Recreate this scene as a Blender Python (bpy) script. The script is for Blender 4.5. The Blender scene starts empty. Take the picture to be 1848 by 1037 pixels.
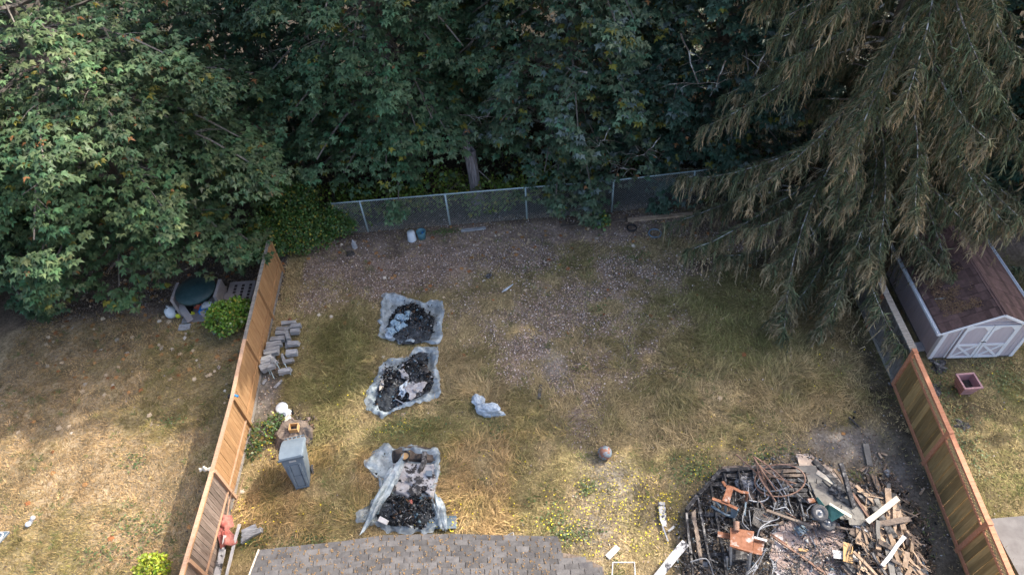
import bpy, math, random
import numpy as np
from mathutils import Vector, Matrix
random.seed(7); rng = np.random.default_rng(7)
S = bpy.context.scene; COL = S.collection
# ---------------------------------------------------------------- camera
CX, CY, F, H = 924.0, 518.5, 1232.0, 17.5
_dx, _dy = 1015 - CX, 1630 - CY
_d = math.hypot(_dx, _dy); PHI = math.atan(_d / F)
DN = (_dx / _d, _dy / _d); RT = (DN[1], -DN[0])
AX = Vector((0, math.sin(PHI), -math.cos(PHI))); DW = Vector((0, -math.cos(PHI), -math.sin(PHI))); RW = Vector((1, 0, 0))
cam_d = bpy.data.cameras.new('camera'); cam = bpy.data.objects.new('camera', cam_d); COL.objects.link(cam)
cam_d.lens = 24.0; cam_d.sensor_width = 36.0; cam_d.clip_end = 2000; cam_d.clip_start = 0.1
ix = RW * RT[0] + DW * DN[0]; iy = RW * RT[1] + DW * DN[1]
m = Matrix((ix, -iy, -AX)).transposed().to_4x4(); m.translation = Vector((0, 0, H)); cam.matrix_world = m
S.camera = cam
# ---------------------------------------------------------------- light
SUN = Vector((1.0, 0.55, 1.0)).normalized()
elev = math.asin(SUN.z); az = math.atan2(SUN.x, SUN.y)
W = bpy.data.worlds.new("World"); S.world = W; W.use_nodes = True
wn = W.node_tree; bg = wn.nodes['Background']; sky = wn.nodes.new('ShaderNodeTexSky')
sky.sky_type = 'NISHITA'; sky.sun_disc = False; sky.sun_elevation = elev; sky.sun_rotation = az
sky.dust_density = 5.0; sky.air_density = 1.0; sky.ozone_density = 1.0
wn.links.new(sky.outputs[0], bg.inputs[0]); bg.inputs[1].default_value = 0.15
sl = bpy.data.lights.new('sun', 'SUN'); sl.energy = 2.05; sl.angle = math.radians(0.6); sl.color = (1, 0.93, 0.82)
so = bpy.data.objects.new('sun', sl); COL.objects.link(so); so.rotation_euler = SUN.to_track_quat('Z', 'Y').to_euler(); so.location = (30, 10, 40)
S.view_settings.view_transform = 'Standard'; S.view_settings.look = 'None'; S.view_settings.gamma = 1; S.view_settings.use_curve_mapping = False
S.view_settings.exposure = 1.6

# ---------------------------------------------------------------- helpers
def G(x, y, z=0.0):
    px, py = x - CX, y - CY
    r = AX * F + RW * (px * RT[0] + py * RT[1]) + DW * (px * DN[0] + py * DN[1])
    t = (z - H) / r.z
    return Vector((r.x * t, r.y * t, z))
def PR(X, Y, Z):                       # world -> photograph pixel (arrays welcome)
    X = np.asarray(X, float); Y = np.asarray(Y, float); Z = np.asarray(Z, float) - H
    zc = Y * AX.y + Z * AX.z; a = X * F / zc; b = (Y * DW.y + Z * DW.z) * F / zc
    return CX + RT[0] * a + DN[0] * b, CY + RT[1] * a + DN[1] * b
_tab = np.random.default_rng(3).random((256, 256))
def vnoise(x, y, s=1.0, o=0):
    x = np.asarray(x, float) * s + 31.7 + o * 17.3; y = np.asarray(y, float) * s + 57.1 + o * 9.1
    xi = np.floor(x).astype(int); yi = np.floor(y).astype(int); fx = x - xi; fy = y - yi
    fx = fx * fx * (3 - 2 * fx); fy = fy * fy * (3 - 2 * fy)
    t = lambda i, j: _tab[i % 256, j % 256]
    return (t(xi, yi) * (1 - fx) + t(xi + 1, yi) * fx) * (1 - fy) + (t(xi, yi + 1) * (1 - fx) + t(xi + 1, yi + 1) * fx) * fy
def fbm(x, y, s=1.0, o=0, n=4):
    r = 0; a = 0.5; w = 0
    for k in range(n): r = r + a * vnoise(x, y, s * 2 ** k, o + k); w += a; a *= 0.5
    return r / w
def tag(o, label=None, cat=None, group=None, kind=None):
    if label: o['label'] = label
    if cat: o['category'] = cat
    if group: o['group'] = group
    if kind: o['kind'] = kind
    return o
def thing(name, label, cat, loc=(0, 0, 0), rz=0.0, group=None):
    o = bpy.data.objects.new(name, None); COL.objects.link(o); o.location = loc; o.rotation_euler = (0, 0, rz)
    o.empty_display_size = 0.2
    return tag(o, label, cat, group)
def link(name, me, parent=None, loc=None, rot=None, scale=None):
    o = bpy.data.objects.new(name, me); COL.objects.link(o)
    if parent: o.parent = parent
    if loc is not None: o.location = loc
    if rot is not None: o.rotation_euler = rot
    if scale is not None: o.scale = scale
    return o
class MB:
    def __init__(s): s.v = []; s.f = []; s.sm = False
    def add(s, vs, fs):
        n = len(s.v); s.v += [tuple(v) for v in vs]; s.f += [tuple(i + n for i in f) for f in fs]; return s
    def box(s, x0, x1, y0, y1, z0, z1, j=0.0):
        vs = [(x, y, z) for z in (z0, z1) for y in (y0, y1) for x in (x0, x1)]
        if j: vs = [tuple(c + random.uniform(-j, j) for c in v) for v in vs]
        return s.add(vs, [(0, 2, 3, 1), (4, 5, 7, 6), (0, 1, 5, 4), (2, 6, 7, 3), (0, 4, 6, 2), (1, 3, 7, 5)])
    def beam(s, a, b, w, t, up=(0, 0, 1), j=0.0, taper=1.0):   # box from a to b, w wide, t thick (along up)
        a = Vector(a); b = Vector(b); d = (b - a).normalized(); up = Vector(up)
        sd = d.cross(up)
        if sd.length < 1e-3: sd = d.cross(Vector((1, 0, 0)))
        sd.normalize(); u = sd.cross(d).normalized(); vs = []
        for p, k in ((a, 1), (b, taper)):
            for x, y in ((-1, -1), (1, -1), (1, 1), (-1, 1)):
                q = p + sd * (x * w / 2 * k) + u * (y * t / 2)
                if j: q = q + Vector([random.uniform(-j, j) for _ in range(3)])
                vs.append(q)
        return s.add(vs, [(3, 2, 1, 0), (4, 5, 6, 7), (0, 1, 5, 4), (1, 2, 6, 5), (2, 3, 7, 6), (3, 0, 4, 7)])
    def tube(s, pts, r, n=6, cap=True):
        pts = [Vector(p) for p in pts]; rs = r if isinstance(r, (list, tuple)) else [r] * len(pts)
        base = len(s.v); prev = None
        for i, p in enumerate(pts):
            d = (pts[min(i + 1, len(pts) - 1)] - pts[max(i - 1, 0)]).normalized()
            if prev is None: u = d.orthogonal().normalized()
            else:
                u = prev - d * prev.dot(d)
                u = u.normalized() if u.length > 1e-4 else d.orthogonal().normalized()
            prev = u; w = d.cross(u)
            for k in range(n):
                a = 2 * math.pi * k / n; s.v.append(tuple(p + (u * math.cos(a) + w * math.sin(a)) * rs[i]))
        for i in range(len(pts) - 1):
            for k in range(n):
                a = base + i * n + k; b = base + i * n + (k + 1) % n; s.f.append((a, b, b + n, a + n))
        if cap:
            s.f.append(tuple(base + k for k in range(n))[::-1]); e = base + (len(pts) - 1) * n; s.f.append(tuple(e + k for k in range(n)))
        return s
    def lathe(s, prof, c=(0, 0, 0), n=20, M=None):
        base = len(s.v)
        for r, z in prof:
            for k in range(n):
                a = 2 * math.pi * k / n; v = Vector((r * math.cos(a), r * math.sin(a), z))
                if M: v = M @ v
                s.v.append(tuple(v + Vector(c)))
        for i in range(len(prof) - 1):
            for k in range(n):
                a = base + i * n + k; b = base + i * n + (k + 1) % n; s.f.append((a, b, b + n, a + n))
        return s
    def prism(s, poly, z0, z1):            # poly: list of (x,y)
        n = len(poly); vs = [(x, y, z0) for x, y in poly] + [(x, y, z1) for x, y in poly]
        return s.add(vs, [tuple(range(n))[::-1], tuple(range(n, 2 * n))] + [(k, (k + 1) % n, n + (k + 1) % n, n + k) for k in range(n)])
    def mesh(s, name, mat, smooth=False, origin=None):
        me = bpy.data.meshes.new(name); v = s.v
        if origin is not None: v = [(a - origin[0], b - origin[1], c - origin[2]) for a, b, c in v]
        me.from_pydata(v, [], s.f); me.validate(); me.materials.append(mat)
        if smooth or s.sm: me.polygons.foreach_set('use_smooth', [True] * len(me.polygons))
        me.update(); return me
    def part(s, name, mat, parent=None, smooth=False, bevel=0.0, kind=None, label=None):
        org = parent.location if parent is not None else None
        pp = parent
        if parent is not None and parent.parent is not None: org = Vector(org) + parent.parent.location
        if parent is None:
            a = np.array(s.v); c = (a.min(0) + a.max(0)) / 2; org = Vector((c[0], c[1], a[:, 2].min()))
        o = link(name, s.mesh(name, mat, smooth, org), parent)
        if parent is None: o.location = org
        if bevel:
            b = o.modifiers.new('bevel', 'BEVEL'); b.width = bevel; b.segments = 2; b.limit_method = 'ANGLE'
        if kind: o['kind'] = kind
        if label: o['label'] = label
        return o
def npmesh(name, V, Fc, mat, C=None, smooth=False, origin=None):
    me = bpy.data.meshes.new(name); V = np.asarray(V, np.float32); Fc = np.asarray(Fc, np.int32)
    if origin is not None: V = V - np.array(origin, np.float32)
    k = Fc.shape[1]; me.vertices.add(len(V)); me.vertices.foreach_set('co', V.ravel())
    me.loops.add(Fc.size); me.loops.foreach_set('vertex_index', Fc.ravel())
    me.polygons.add(len(Fc)); me.polygons.foreach_set('loop_start', np.arange(0, Fc.size, k, dtype=np.int32))
    try: me.polygons.foreach_set('loop_total', np.full(len(Fc), k, np.int32))
    except Exception: pass
    if C is not None:
        ca = me.color_attributes.new('Col', 'FLOAT_COLOR', 'POINT')
        C = np.asarray(C, np.float32)
        if C.shape[1] == 3: C = np.hstack([C, np.ones((len(C), 1), np.float32)])
        ca.data.foreach_set('color', C.ravel())
    if smooth: me.polygons.foreach_set('use_smooth', np.ones(len(Fc), bool))
    me.materials.append(mat); me.update(calc_edges=True); return me
# ---------------------------------------------------------------- materials
def mat(name, c1, c2=None, rough=0.85, scale=6.0, stretch=(1, 1, 1), vcol=False, rand=0.0, bump=0.0, bscale=None, spec=0.3,
        metal=0.0, transl=0.0, alpha=1.0, fac=(0.35, 0.65), c3=None, c3s=2.0, c3f=(0.55, 0.62), coord='Object', detail=6, wave=None):
    M = bpy.data.materials.new(name); M.use_nodes = True; nt = M.node_tree; N = nt.nodes; L = nt.links
    b = N['Principled BSDF']; b.inputs['Roughness'].default_value = rough; b.inputs['Metallic'].default_value = metal
    b.inputs['Specular IOR Level'].default_value = spec
    tc = N.new('ShaderNodeTexCoord'); mp = N.new('ShaderNodeMapping'); mp.inputs['Scale'].default_value = stretch
    L.new(tc.outputs[coord], mp.inputs[0])
    if rand:
        oi = N.new('ShaderNodeObjectInfo'); ml = N.new('ShaderNodeVectorMath'); ml.operation = 'SCALE'
        ml.inputs[0].default_value = (37, 91, 53); L.new(oi.outputs['Random'], ml.inputs['Scale'])
        ad = N.new('ShaderNodeVectorMath'); ad.operation = 'ADD'; L.new(mp.outputs[0], ad.inputs[0]); L.new(ml.outputs[0], ad.inputs[1]); vec = ad.outputs[0]
    else: vec = mp.outputs[0]
    def noise(sc, dt=detail):
        n = N.new('ShaderNodeTexNoise'); n.inputs['Scale'].default_value = sc; n.inputs['Detail'].default_value = dt; n.inputs['Roughness'].default_value = 0.65
        L.new(vec, n.inputs['Vector']); return n.outputs['Fac']
    def mapr(src, a, bb, lo=0.0, hi=1.0):
        r = N.new('ShaderNodeMapRange'); r.inputs[1].default_value = a; r.inputs[2].default_value = bb; r.inputs[3].default_value = lo; r.inputs[4].default_value = hi
        L.new(src, r.inputs[0]); return r.outputs[0]
    def mix(f, A, B, mode='MIX'):
        x = N.new('ShaderNodeMix'); x.data_type = 'RGBA'; x.blend_type = mode
        for s_, i in ((f, 0), (A, 6), (B, 7)):
            if isinstance(s_, (int, float)): x.inputs[i].default_value = s_
            elif isinstance(s_, tuple): x.inputs[i].default_value = (*s_, 1)
            else: L.new(s_, x.inputs[i])
        return x.outputs[2]
    n1 = noise(scale)
    if vcol:
        at = N.new('ShaderNodeAttribute'); at.attribute_name = 'Col'; col = at.outputs['Color']
        k = mapr(n1, 0.25, 0.75, c1, c2 if c2 else 1.0)
        cb = N.new('ShaderNodeCombineColor'); [L.new(k, cb.inputs[i]) for i in range(3)]
        col = mix(1.0, col, cb.outputs[0], 'MULTIPLY')
    else:
        col = mix(mapr(n1, *fac), c1, c2 or c1)
    if c3: col = mix(mapr(noise(c3s), *c3f), col, c3)
    if rand:
        hs = N.new('ShaderNodeHueSaturation'); L.new(mapr(oi.outputs['Random'], 0, 1, 1 - rand, 1 + rand), hs.inputs['Value']); L.new(col, hs.inputs['Color']); col = hs.outputs[0]
    L.new(col, b.inputs['Base Color'])
    if bump:
        bp = N.new('ShaderNodeBump'); bp.inputs['Strength'].default_value = 1; bp.inputs['Distance'].default_value = bump
        L.new(noise(bscale or scale * 3), bp.inputs['Height']); L.new(bp.outputs[0], b.inputs['Normal'])
    if alpha < 1:
        L.new(mapr(noise(scale * 0.7, 3), 0.3, 0.7, alpha - 0.15, min(1, alpha + 0.2)), b.inputs['Alpha'])
    if transl:
        tr = N.new('ShaderNodeBsdfTranslucent'); L.new(col, tr.inputs[0]); ms = N.new('ShaderNodeMixShader'); ms.inputs[0].default_value = transl
        L.new(b.outputs[0], ms.inputs[1]); L.new(tr.outputs[0], ms.inputs[2]); L.new(ms.outputs[0], N['Material Output'].inputs[0])
    return M
M = {}
M['ground'] = mat('ground', 0.38, 1.6, vcol=True, scale=11, bump=0.04, bscale=26, rough=0.95, spec=0.1, detail=10)
M['leaf'] = mat('maple_leaf', 0.75, 1.25, vcol=True, scale=1.5, rough=0.48, spec=0.45, transl=0.16)
M['needle'] = mat('needles', 0.8, 1.2, vcol=True, scale=3, rough=0.7, spec=0.2, transl=0.1)
M['grass'] = mat('grass_blade', 0.8, 1.2, vcol=True, scale=3, rough=0.75, spec=0.2, transl=0.15)
M['litter'] = mat('leaf_litter', 0.8, 1.2, vcol=True, scale=9, rough=0.85, spec=0.15)
M['chips'] = mat('debris_chips', 0.7, 1.2, vcol=True, scale=9, rough=0.75, spec=0.3)
M['bark'] = mat('bark', (0.10, 0.085, 0.07), (0.22, 0.20, 0.18), scale=5, stretch=(3, 3, 0.6), bump=0.03, rough=0.95)
M['lichen_bark'] = mat('lichen_bark', (0.11, 0.09, 0.075), (0.44, 0.45, 0.43), scale=4, bump=0.01, rough=0.95, fac=(0.48, 0.62))
M['tan_board'] = mat('tan_board', (0.30, 0.165, 0.075), (0.40, 0.24, 0.12), scale=5, stretch=(6, 6, 0.5), rand=0.12, bump=0.003, rough=0.8, c3=(0.20, 0.12, 0.07), c3s=1.2, c3f=(0.6, 0.8))
M['grey_board'] = mat('grey_board', (0.13, 0.095, 0.075), (0.25, 0.20, 0.17), scale=5, stretch=(7, 7, 0.5), rand=0.28, bump=0.004, rough=0.85, c3=(0.33, 0.30, 0.28), c3s=3.5, c3f=(0.64, 0.72))
M['tan_rail'] = mat('tan_rail', (0.40, 0.24, 0.15), (0.52, 0.34, 0.23), scale=7, stretch=(.6, 6, 6), rand=0.1, bump=0.003, rough=0.8)
M['old_board'] = mat('old_grey_board', (0.10, 0.09, 0.085), (0.24, 0.22, 0.20), scale=4, stretch=(6, 6, 0.5), rand=0.25, bump=0.006, rough=0.9)
M['old_rail'] = mat('old_rail', (0.16, 0.14, 0.12), (0.32, 0.30, 0.27), scale=5, stretch=(.7, 6, 6), rand=0.15, bump=0.012, rough=0.95)
M['cedar_rail'] = mat('cedar_rail', (0.42, 0.17, 0.09), (0.52, 0.24, 0.14), scale=4, stretch=(.6, 5, 5), rand=0.08, bump=0.002, rough=0.7)
M['cedar_board'] = mat('cedar_board', (0.25, 0.16, 0.065), (0.37, 0.25, 0.11), scale=3, stretch=(6, 6, 0.5), rand=0.35, bump=0.003, rough=0.75)
M['lattice'] = mat('lattice_wood', (0.42, 0.30, 0.15), (0.5, 0.36, 0.2), scale=6, rough=0.8)
M['galv'] = mat('galvanised_steel', (0.32, 0.42, 0.44), (0.42, 0.52, 0.54), scale=8, rough=0.5, metal=0.3)
M['wire'] = mat('chain_wire', (0.34, 0.36, 0.35), (0.48, 0.5, 0.48), scale=8, rough=0.5, metal=0.4)
M['shed_wall'] = mat('shed_siding', (0.46, 0.41, 0.44), (0.52, 0.47, 0.50), scale=3, stretch=(3, 3, .5), rough=0.8, bump=0.001, c3=(0.38, 0.34, 0.36), c3s=1.5, c3f=(0.6, 0.8))
M['shed_trim'] = mat('white_trim', (0.70, 0.72, 0.76), (0.78, 0.8, 0.83), scale=4, rough=0.6, c3=(0.55, 0.55, 0.56), c3s=6, c3f=(0.62, 0.72))
M['dark_gap'] = mat('dark_gap', (0.03, 0.02, 0.02), (0.05, 0.04, 0.04), rough=0.9)
M['shed_shingle'] = mat('brown_shingle', (0.075, 0.046, 0.042), (0.115, 0.07, 0.063), scale=9, rough=0.95, rand=0.35, bump=0.004, bscale=60)
M['needle_litter'] = mat('needle_litter', (0.22, 0.13, 0.07), (0.3, 0.19, 0.11), scale=30, rough=0.95, bump=0.01)
M['roof_shingle'] = mat('grey_shingle', (0.082, 0.077, 0.076), (0.135, 0.128, 0.124), scale=5, rough=0.95, rand=0.26, bump=0.004, bscale=70, c3=(0.07, 0.065, 0.07), c3s=1.6, c3f=(0.58, 0.75))
M['moss'] = mat('roof_debris', (0.17, 0.10, 0.05), (0.3, 0.2, 0.1), scale=20, rough=1)
M['concrete'] = mat('driveway_concrete', (0.15, 0.14, 0.137), (0.205, 0.195, 0.19), scale=3, rough=0.9, bump=0.003, bscale=80, c3=(0.2, 0.19, 0.18), c3s=0.8, c3f=(0.6, 0.8))
M['mauve'] = mat('mauve_plastic', (0.36, 0.20, 0.21), (0.44, 0.26, 0.27), scale=5, rough=0.6)
M['bin'] = mat('bin_plastic', (0.15, 0.19, 0.23), (0.19, 0.235, 0.275), scale=4, rough=0.5, bump=0.002, c3=(0.27, 0.30, 0.33), c3s=5, c3f=(0.62, 0.8))
M['bin_dark'] = mat('bin_recess', (0.09, 0.12, 0.15), (0.11, 0.14, 0.17), rough=0.5)
M['white'] = mat('white_paint', (0.46, 0.45, 0.44), (0.60, 0.59, 0.57), scale=6, rough=0.6, c3=(0.4, 0.38, 0.36), c3s=5, c3f=(0.62, 0.75), rand=0.05)
M['scorched_white'] = mat('scorched_white_paint', (0.42, 0.41, 0.40), (0.58, 0.57, 0.56), scale=5, rough=0.7, c3=(0.06, 0.06, 0.065), c3s=3.5, c3f=(0.52, 0.58), rand=0.05)
M['cream'] = mat('cream_board', (0.48, 0.42, 0.34), (0.60, 0.54, 0.45), scale=5, rough=0.7, stretch=(4, 4, 4))
M['ply'] = mat('bare_plywood', (0.50, 0.30, 0.13), (0.58, 0.37, 0.18), scale=5, rough=0.75, bump=0.002)
M['char'] = mat('charred_wood', (0.018, 0.017, 0.018), (0.06, 0.058, 0.06), scale=12, rough=0.75, bump=0.012, bscale=35, c3=(0.24, 0.23, 0.22), c3s=8, c3f=(0.50, 0.66), rand=0.3)
M['halfchar'] = mat('scorched_wood', (0.10, 0.075, 0.06), (0.24, 0.19, 0.15), scale=6, rough=0.85, bump=0.008, c3=(0.03, 0.028, 0.03), c3s=3, c3f=(0.5, 0.6), rand=0.3)
M['brown_lumber'] = mat('torn_lumber', (0.26, 0.18, 0.12), (0.46, 0.34, 0.24), scale=7, rough=0.85, bump=0.006, rand=0.3, c3=(0.09, 0.07, 0.06), c3s=4, c3f=(0.6, 0.7))
M['deck_board'] = mat('grey_deck_board', (0.15, 0.14, 0.125), (0.23, 0.215, 0.19), scale=6, stretch=(1, 1, 1), rough=0.85, bump=0.004, rand=0.12, c3=(0.10, 0.095, 0.09), c3s=2.4, c3f=(0.58, 0.7))
M['pink_step'] = mat('pinkish_step_board', (0.50, 0.39, 0.31), (0.62, 0.50, 0.40), scale=6, rough=0.8, bump=0.003, c3=(0.7, 0.62, 0.52), c3s=2, c3f=(0.5, 0.7))
M['rust'] = mat('rusty_steel', (0.17, 0.068, 0.035), (0.29, 0.135, 0.08), scale=9, rough=0.85, bump=0.003, c3=(0.42, 0.36, 0.33), c3s=4, c3f=(0.55, 0.66), rand=0.1)
M['rust_pipe'] = mat('rusty_pipe', (0.16, 0.09, 0.065), (0.30, 0.19, 0.14), scale=9, rough=0.8, rand=0.15)
M['ash_wire'] = mat('ashy_wire', (0.20, 0.21, 0.23), (0.38, 0.39, 0.41), scale=9, rough=0.7, rand=0.25, metal=0.2)
M['patio'] = mat('patio_stone', (0.24, 0.175, 0.15), (0.37, 0.29, 0.26), scale=5, rough=0.9, bump=0.004, rand=0.12, c3=(0.55, 0.51, 0.50), c3s=2.2, c3f=(0.55, 0.68), coord='Object')
M['tyre'] = mat('tyre_rubber', (0.045, 0.045, 0.05), (0.10, 0.10, 0.105), scale=12, rough=0.8, bump=0.004)
M['green_tub'] = mat('green_tray', (0.04, 0.13, 0.11), (0.08, 0.20, 0.17), scale=6, rough=0.5, c3=(0.3, 0.4, 0.36), c3s=4, c3f=(0.62, 0.75))
M['steel'] = mat('dull_steel', (0.25, 0.26, 0.28), (0.4, 0.41, 0.43), scale=8, rough=0.5, metal=0.5)
M['plastic'] = mat('clear_plastic_sheet', (0.22, 0.28, 0.32), (0.50, 0.58, 0.62), scale=3.5, rough=0.28, spec=0.6, bump=0.03, bscale=5, alpha=0.62, fac=(0.4, 0.62), c3=(0.30, 0.25, 0.21), c3s=2.2, c3f=(0.6, 0.8))
M['debris'] = mat('charred_heap', (0.012, 0.014, 0.017), (0.07, 0.08, 0.09), scale=9, rough=0.7, bump=0.06, bscale=14, c3=(0.3, 0.31, 0.32), c3s=13, c3f=(0.66, 0.72))
M['foam'] = mat('burnt_foam', (0.30, 0.27, 0.26), (0.50, 0.50, 0.51), scale=4, rough=0.8, bump=0.02, bscale=9, c3=(0.05, 0.045, 0.045), c3s=3.2, c3f=(0.56, 0.60))
M['bag'] = mat('speckled_white_bag', (0.36, 0.42, 0.48), (0.56, 0.63, 0.69), scale=12, rough=0.6, bump=0.03, bscale=20, c3=(0.12, 0.16, 0.22), c3s=26, c3f=(0.62, 0.68))
M['log'] = mat('weathered_timber', (0.16, 0.16, 0.165), (0.40, 0.41, 0.42), scale=5, stretch=(.8, 5, 5), rough=0.9, bump=0.012, rand=0.22)
M['stone'] = mat('grey_stone', (0.27, 0.27, 0.28), (0.42, 0.42, 0.43), scale=6, rough=0.9, bump=0.01, rand=0.1)
M['white_bucket'] = mat('white_bucket', (0.55, 0.60, 0.64), (0.66, 0.70, 0.73), scale=6, rough=0.5)
M['teal_bucket'] = mat('teal_bucket', (0.06, 0.16, 0.20), (0.10, 0.23, 0.28), scale=6, rough=0.45)
M['black'] = mat('black_plastic', (0.015, 0.015, 0.017), (0.03, 0.03, 0.033), rough=0.5)
M['grey_plastic'] = mat('taupe_plastic', (0.25, 0.225, 0.22), (0.32, 0.29, 0.285), scale=4, rough=0.6)
M['dark_canopy'] = mat('dark_green_plastic', (0.015, 0.04, 0.045), (0.03, 0.06, 0.065), rough=0.5)
M['blue'] = mat('blue_plastic', (0.02, 0.18, 0.50), (0.04, 0.26, 0.62), rough=0.45)
M['yellow'] = mat('yellow_plastic', (0.5, 0.5, 0.03), (0.6, 0.6, 0.05), rough=0.5)
M['red_toy'] = mat('red_plastic', (0.38, 0.07, 0.03), (0.45, 0.1, 0.05), rough=0.5)
M['red_cloth'] = mat('faded_red_cloth', (0.26, 0.06, 0.05), (0.38, 0.17, 0.14), scale=5, rough=0.9, bump=0.02, bscale=8)
M['rustglobe'] = mat('patchy_globe', (0.16, 0.20, 0.23), (0.26, 0.32, 0.36), scale=6, rough=0.6, c3=(0.26, 0.12, 0.08), c3s=6, c3f=(0.49, 0.54), bump=0.01)
M['snag'] = mat('snag_wood', (0.11, 0.095, 0.10), (0.34, 0.31, 0.32), scale=4, stretch=(6, 6, .6), rough=0.95, bump=0.04, bscale=7)
M['flower'] = mat('yellow_petal', (0.75, 0.6, 0.03), (0.85, 0.7, 0.05), rough=0.7)
M['wheelgrey'] = mat('wheel_rim', (0.12, 0.125, 0.135), (0.28, 0.28, 0.28), rough=0.6, metal=0.3)
M['bluegrey_metal'] = mat('blue_grey_metal', (0.10, 0.15, 0.19), (0.18, 0.24, 0.29), rough=0.6, scale=5, c3=(0.25, 0.24, 0.23), c3s=4, c3f=(0.6, 0.7))
M['ash_soil'] = mat('ashy_soil', (0.045, 0.04, 0.038), (0.20, 0.16, 0.125), scale=4, rough=0.95, bump=0.03, c3=(0.30, 0.29, 0.29), c3s=5, c3f=(0.6, 0.72))
M['black_dirt'] = mat('scorched_soil', (0.03, 0.028, 0.027), (0.09, 0.08, 0.075), scale=7, rough=0.95, bump=0.03)
# ---------------------------------------------------------------- ground
def blob(x, y, px, py, rx, ry, rot=0, soft=0.5):
    c = G(px, py); ca, sa = math.cos(rot), math.sin(rot); dx = x - c.x; dy = y - c.y
    u = (dx * ca + dy * sa) / rx; v = (-dx * sa + dy * ca) / ry; r = np.sqrt(u * u + v * v)
    r = r + (fbm(x, y, 0.9, int(px) % 50) - 0.5) * 1.0
    return np.clip((1 + soft - r) / (2 * soft), 0, 1)
def sm(v, a, b): t = np.clip((v - a) / (b - a), 0, 1); return t * t * (3 - 2 * t)
def zones(x, y):
    """litter, straw, green, dark, ash weights of the yard at x, y"""
    n = fbm(x, y, 0.35, 1); n2 = fbm(x, y, 1.4, 5)
    yard = (x > -8.15) & (x < 10.9) & (y < 19.4)
    left = (x <= -8.15); right = (x >= 10.9)
    back = sm(y + (n - .5) * 2, 18.8, 19.8)
    lit = np.clip(sm(y + (n - 0.5) * 5, 16.2, 17.6), 0, 1) * (x > -7.5) * (x < 11)
    for b in ((1050, 560, 3.3, 1.6), (1110, 640, 1.8, 1.0), (960, 600, 1.6, 1.2), (1040, 690, .8, 1.6), (1120, 500, 2.2, 1.2), (560, 530, 1.2, .7), (950, 650, 0.8, 1.0)):
        lit = np.maximum(lit, blob(x, y, *b) * 0.9 * sm(n2, .3, .5))
    lit = np.maximum(lit, 0.8 * sm(x, 10.2, 8.8) * 0)
    lit = np.where(left, sm(y + (n - .5) * 2, 15.3, 16.6), lit)
    lit = np.where(right, sm(y, 14, 16), lit)
    lit = np.maximum(lit, back)
    green = np.where(yard, sm(n2, .42, .62) * .55, 0)
    for b in ((1290, 540, 2.3, 1.5), (1330, 620, 2.0, 1.3), (620, 620, 1.3, 1.4), (600, 700, 1.8, 1.0), (980, 480, 1.6, .5), (760, 780, 2.0, .5), (560, 770, .9, .5)):
        green = np.maximum(green, blob(x, y, *b) * .9 * yard)
    green = np.where(left, sm(fbm(x, y, .5, 9), .48, .64) * .6 + .3 * sm(fbm(x, y, 2.2, 4), .5, .7), green)
    green = np.where(right, .45 + .5 * sm(n2, .4, .6), green)
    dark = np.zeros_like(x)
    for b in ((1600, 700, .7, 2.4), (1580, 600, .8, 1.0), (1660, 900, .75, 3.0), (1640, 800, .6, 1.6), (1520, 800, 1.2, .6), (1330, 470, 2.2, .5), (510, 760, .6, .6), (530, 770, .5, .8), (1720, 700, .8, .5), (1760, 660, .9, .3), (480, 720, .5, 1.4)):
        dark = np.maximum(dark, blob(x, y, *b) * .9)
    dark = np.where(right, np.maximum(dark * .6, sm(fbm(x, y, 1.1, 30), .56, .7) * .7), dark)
    ash = np.zeros_like(x)
    for b in ((1520, 820, 1.4, .9), (1100, 860, .8, .8), (1000, 660, .4, .8), (1070, 960, .9, 1.0), (1430, 960, 3.2, 1.6), (1600, 850, .8, 1.2), (480, 700, .5, 1.0)):
        ash = np.maximum(ash, blob(x, y, *b) * .85)
    return lit, green, dark, ash, left, right, yard
def gcolor(x, y):
    lit, green, dark, ash, left, right, yard = zones(x, y)
    n = fbm(x, y, 2.2, 7)[:, None]; nl = fbm(x, y, .25, 12)[:, None]; nf = fbm(x, y, 3.1, 21, 2)[:, None]
    L3 = lambda a: np.array(a)[None, :]
    straw = L3((.27, .205, .105)) * (0.75 + .5 * n)
    straw = np.where(left[:, None], L3((.31, .235, .145)) * (.6 + .8 * n), straw)
    straw = np.where(right[:, None], L3((.22, .175, .10)) * (.75 + .5 * n), straw)
    lo = (x > 12)[:, None] & (y < 7.9)[:, None]
    straw = np.where(lo, L3((.36, .27, .16)), straw)  # sunlit lower end of the right lawn, painted in as paler straw
    c = straw
    mixc = lambda c, k, w: c * (1 - w[:, None]) + np.array(k)[None, :] * w[:, None]
    c = mixc(c, (.18, .15, .06), green * .75)
    litc = (0.235, .175, .145)
    c = mixc(c, litc, lit * .9)
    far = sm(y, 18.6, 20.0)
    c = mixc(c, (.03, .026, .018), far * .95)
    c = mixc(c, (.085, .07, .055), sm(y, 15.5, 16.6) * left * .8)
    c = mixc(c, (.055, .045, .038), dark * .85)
    c = mixc(c, (.26, .25, .25), ash * .5)
    nm = fbm(x, y, 1.7, 44, 4)[:, None]
    return c * (0.5 + 1.0 * nf) * (.62 + .76 * nm)
def axis(a, b, st, far):
    core = list(np.arange(a, b + 1e-6, st)); lo = []; hi = []; d = st
    p = a
    while p > -far: d *= 1.5; p -= d; lo.append(p)
    p = b; d = st
    while p < far: d *= 1.5; p += d; hi.append(p)
    return np.array(lo[::-1] + core + hi)
ax = axis(-20, 20, .16, 600); ay = axis(3, 26, .16, 600)
gx, gy = np.meshgrid(ax, ay); nx, ny = len(ax), len(ay)
gx = gx.ravel(); gy = gy.ravel()
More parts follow.
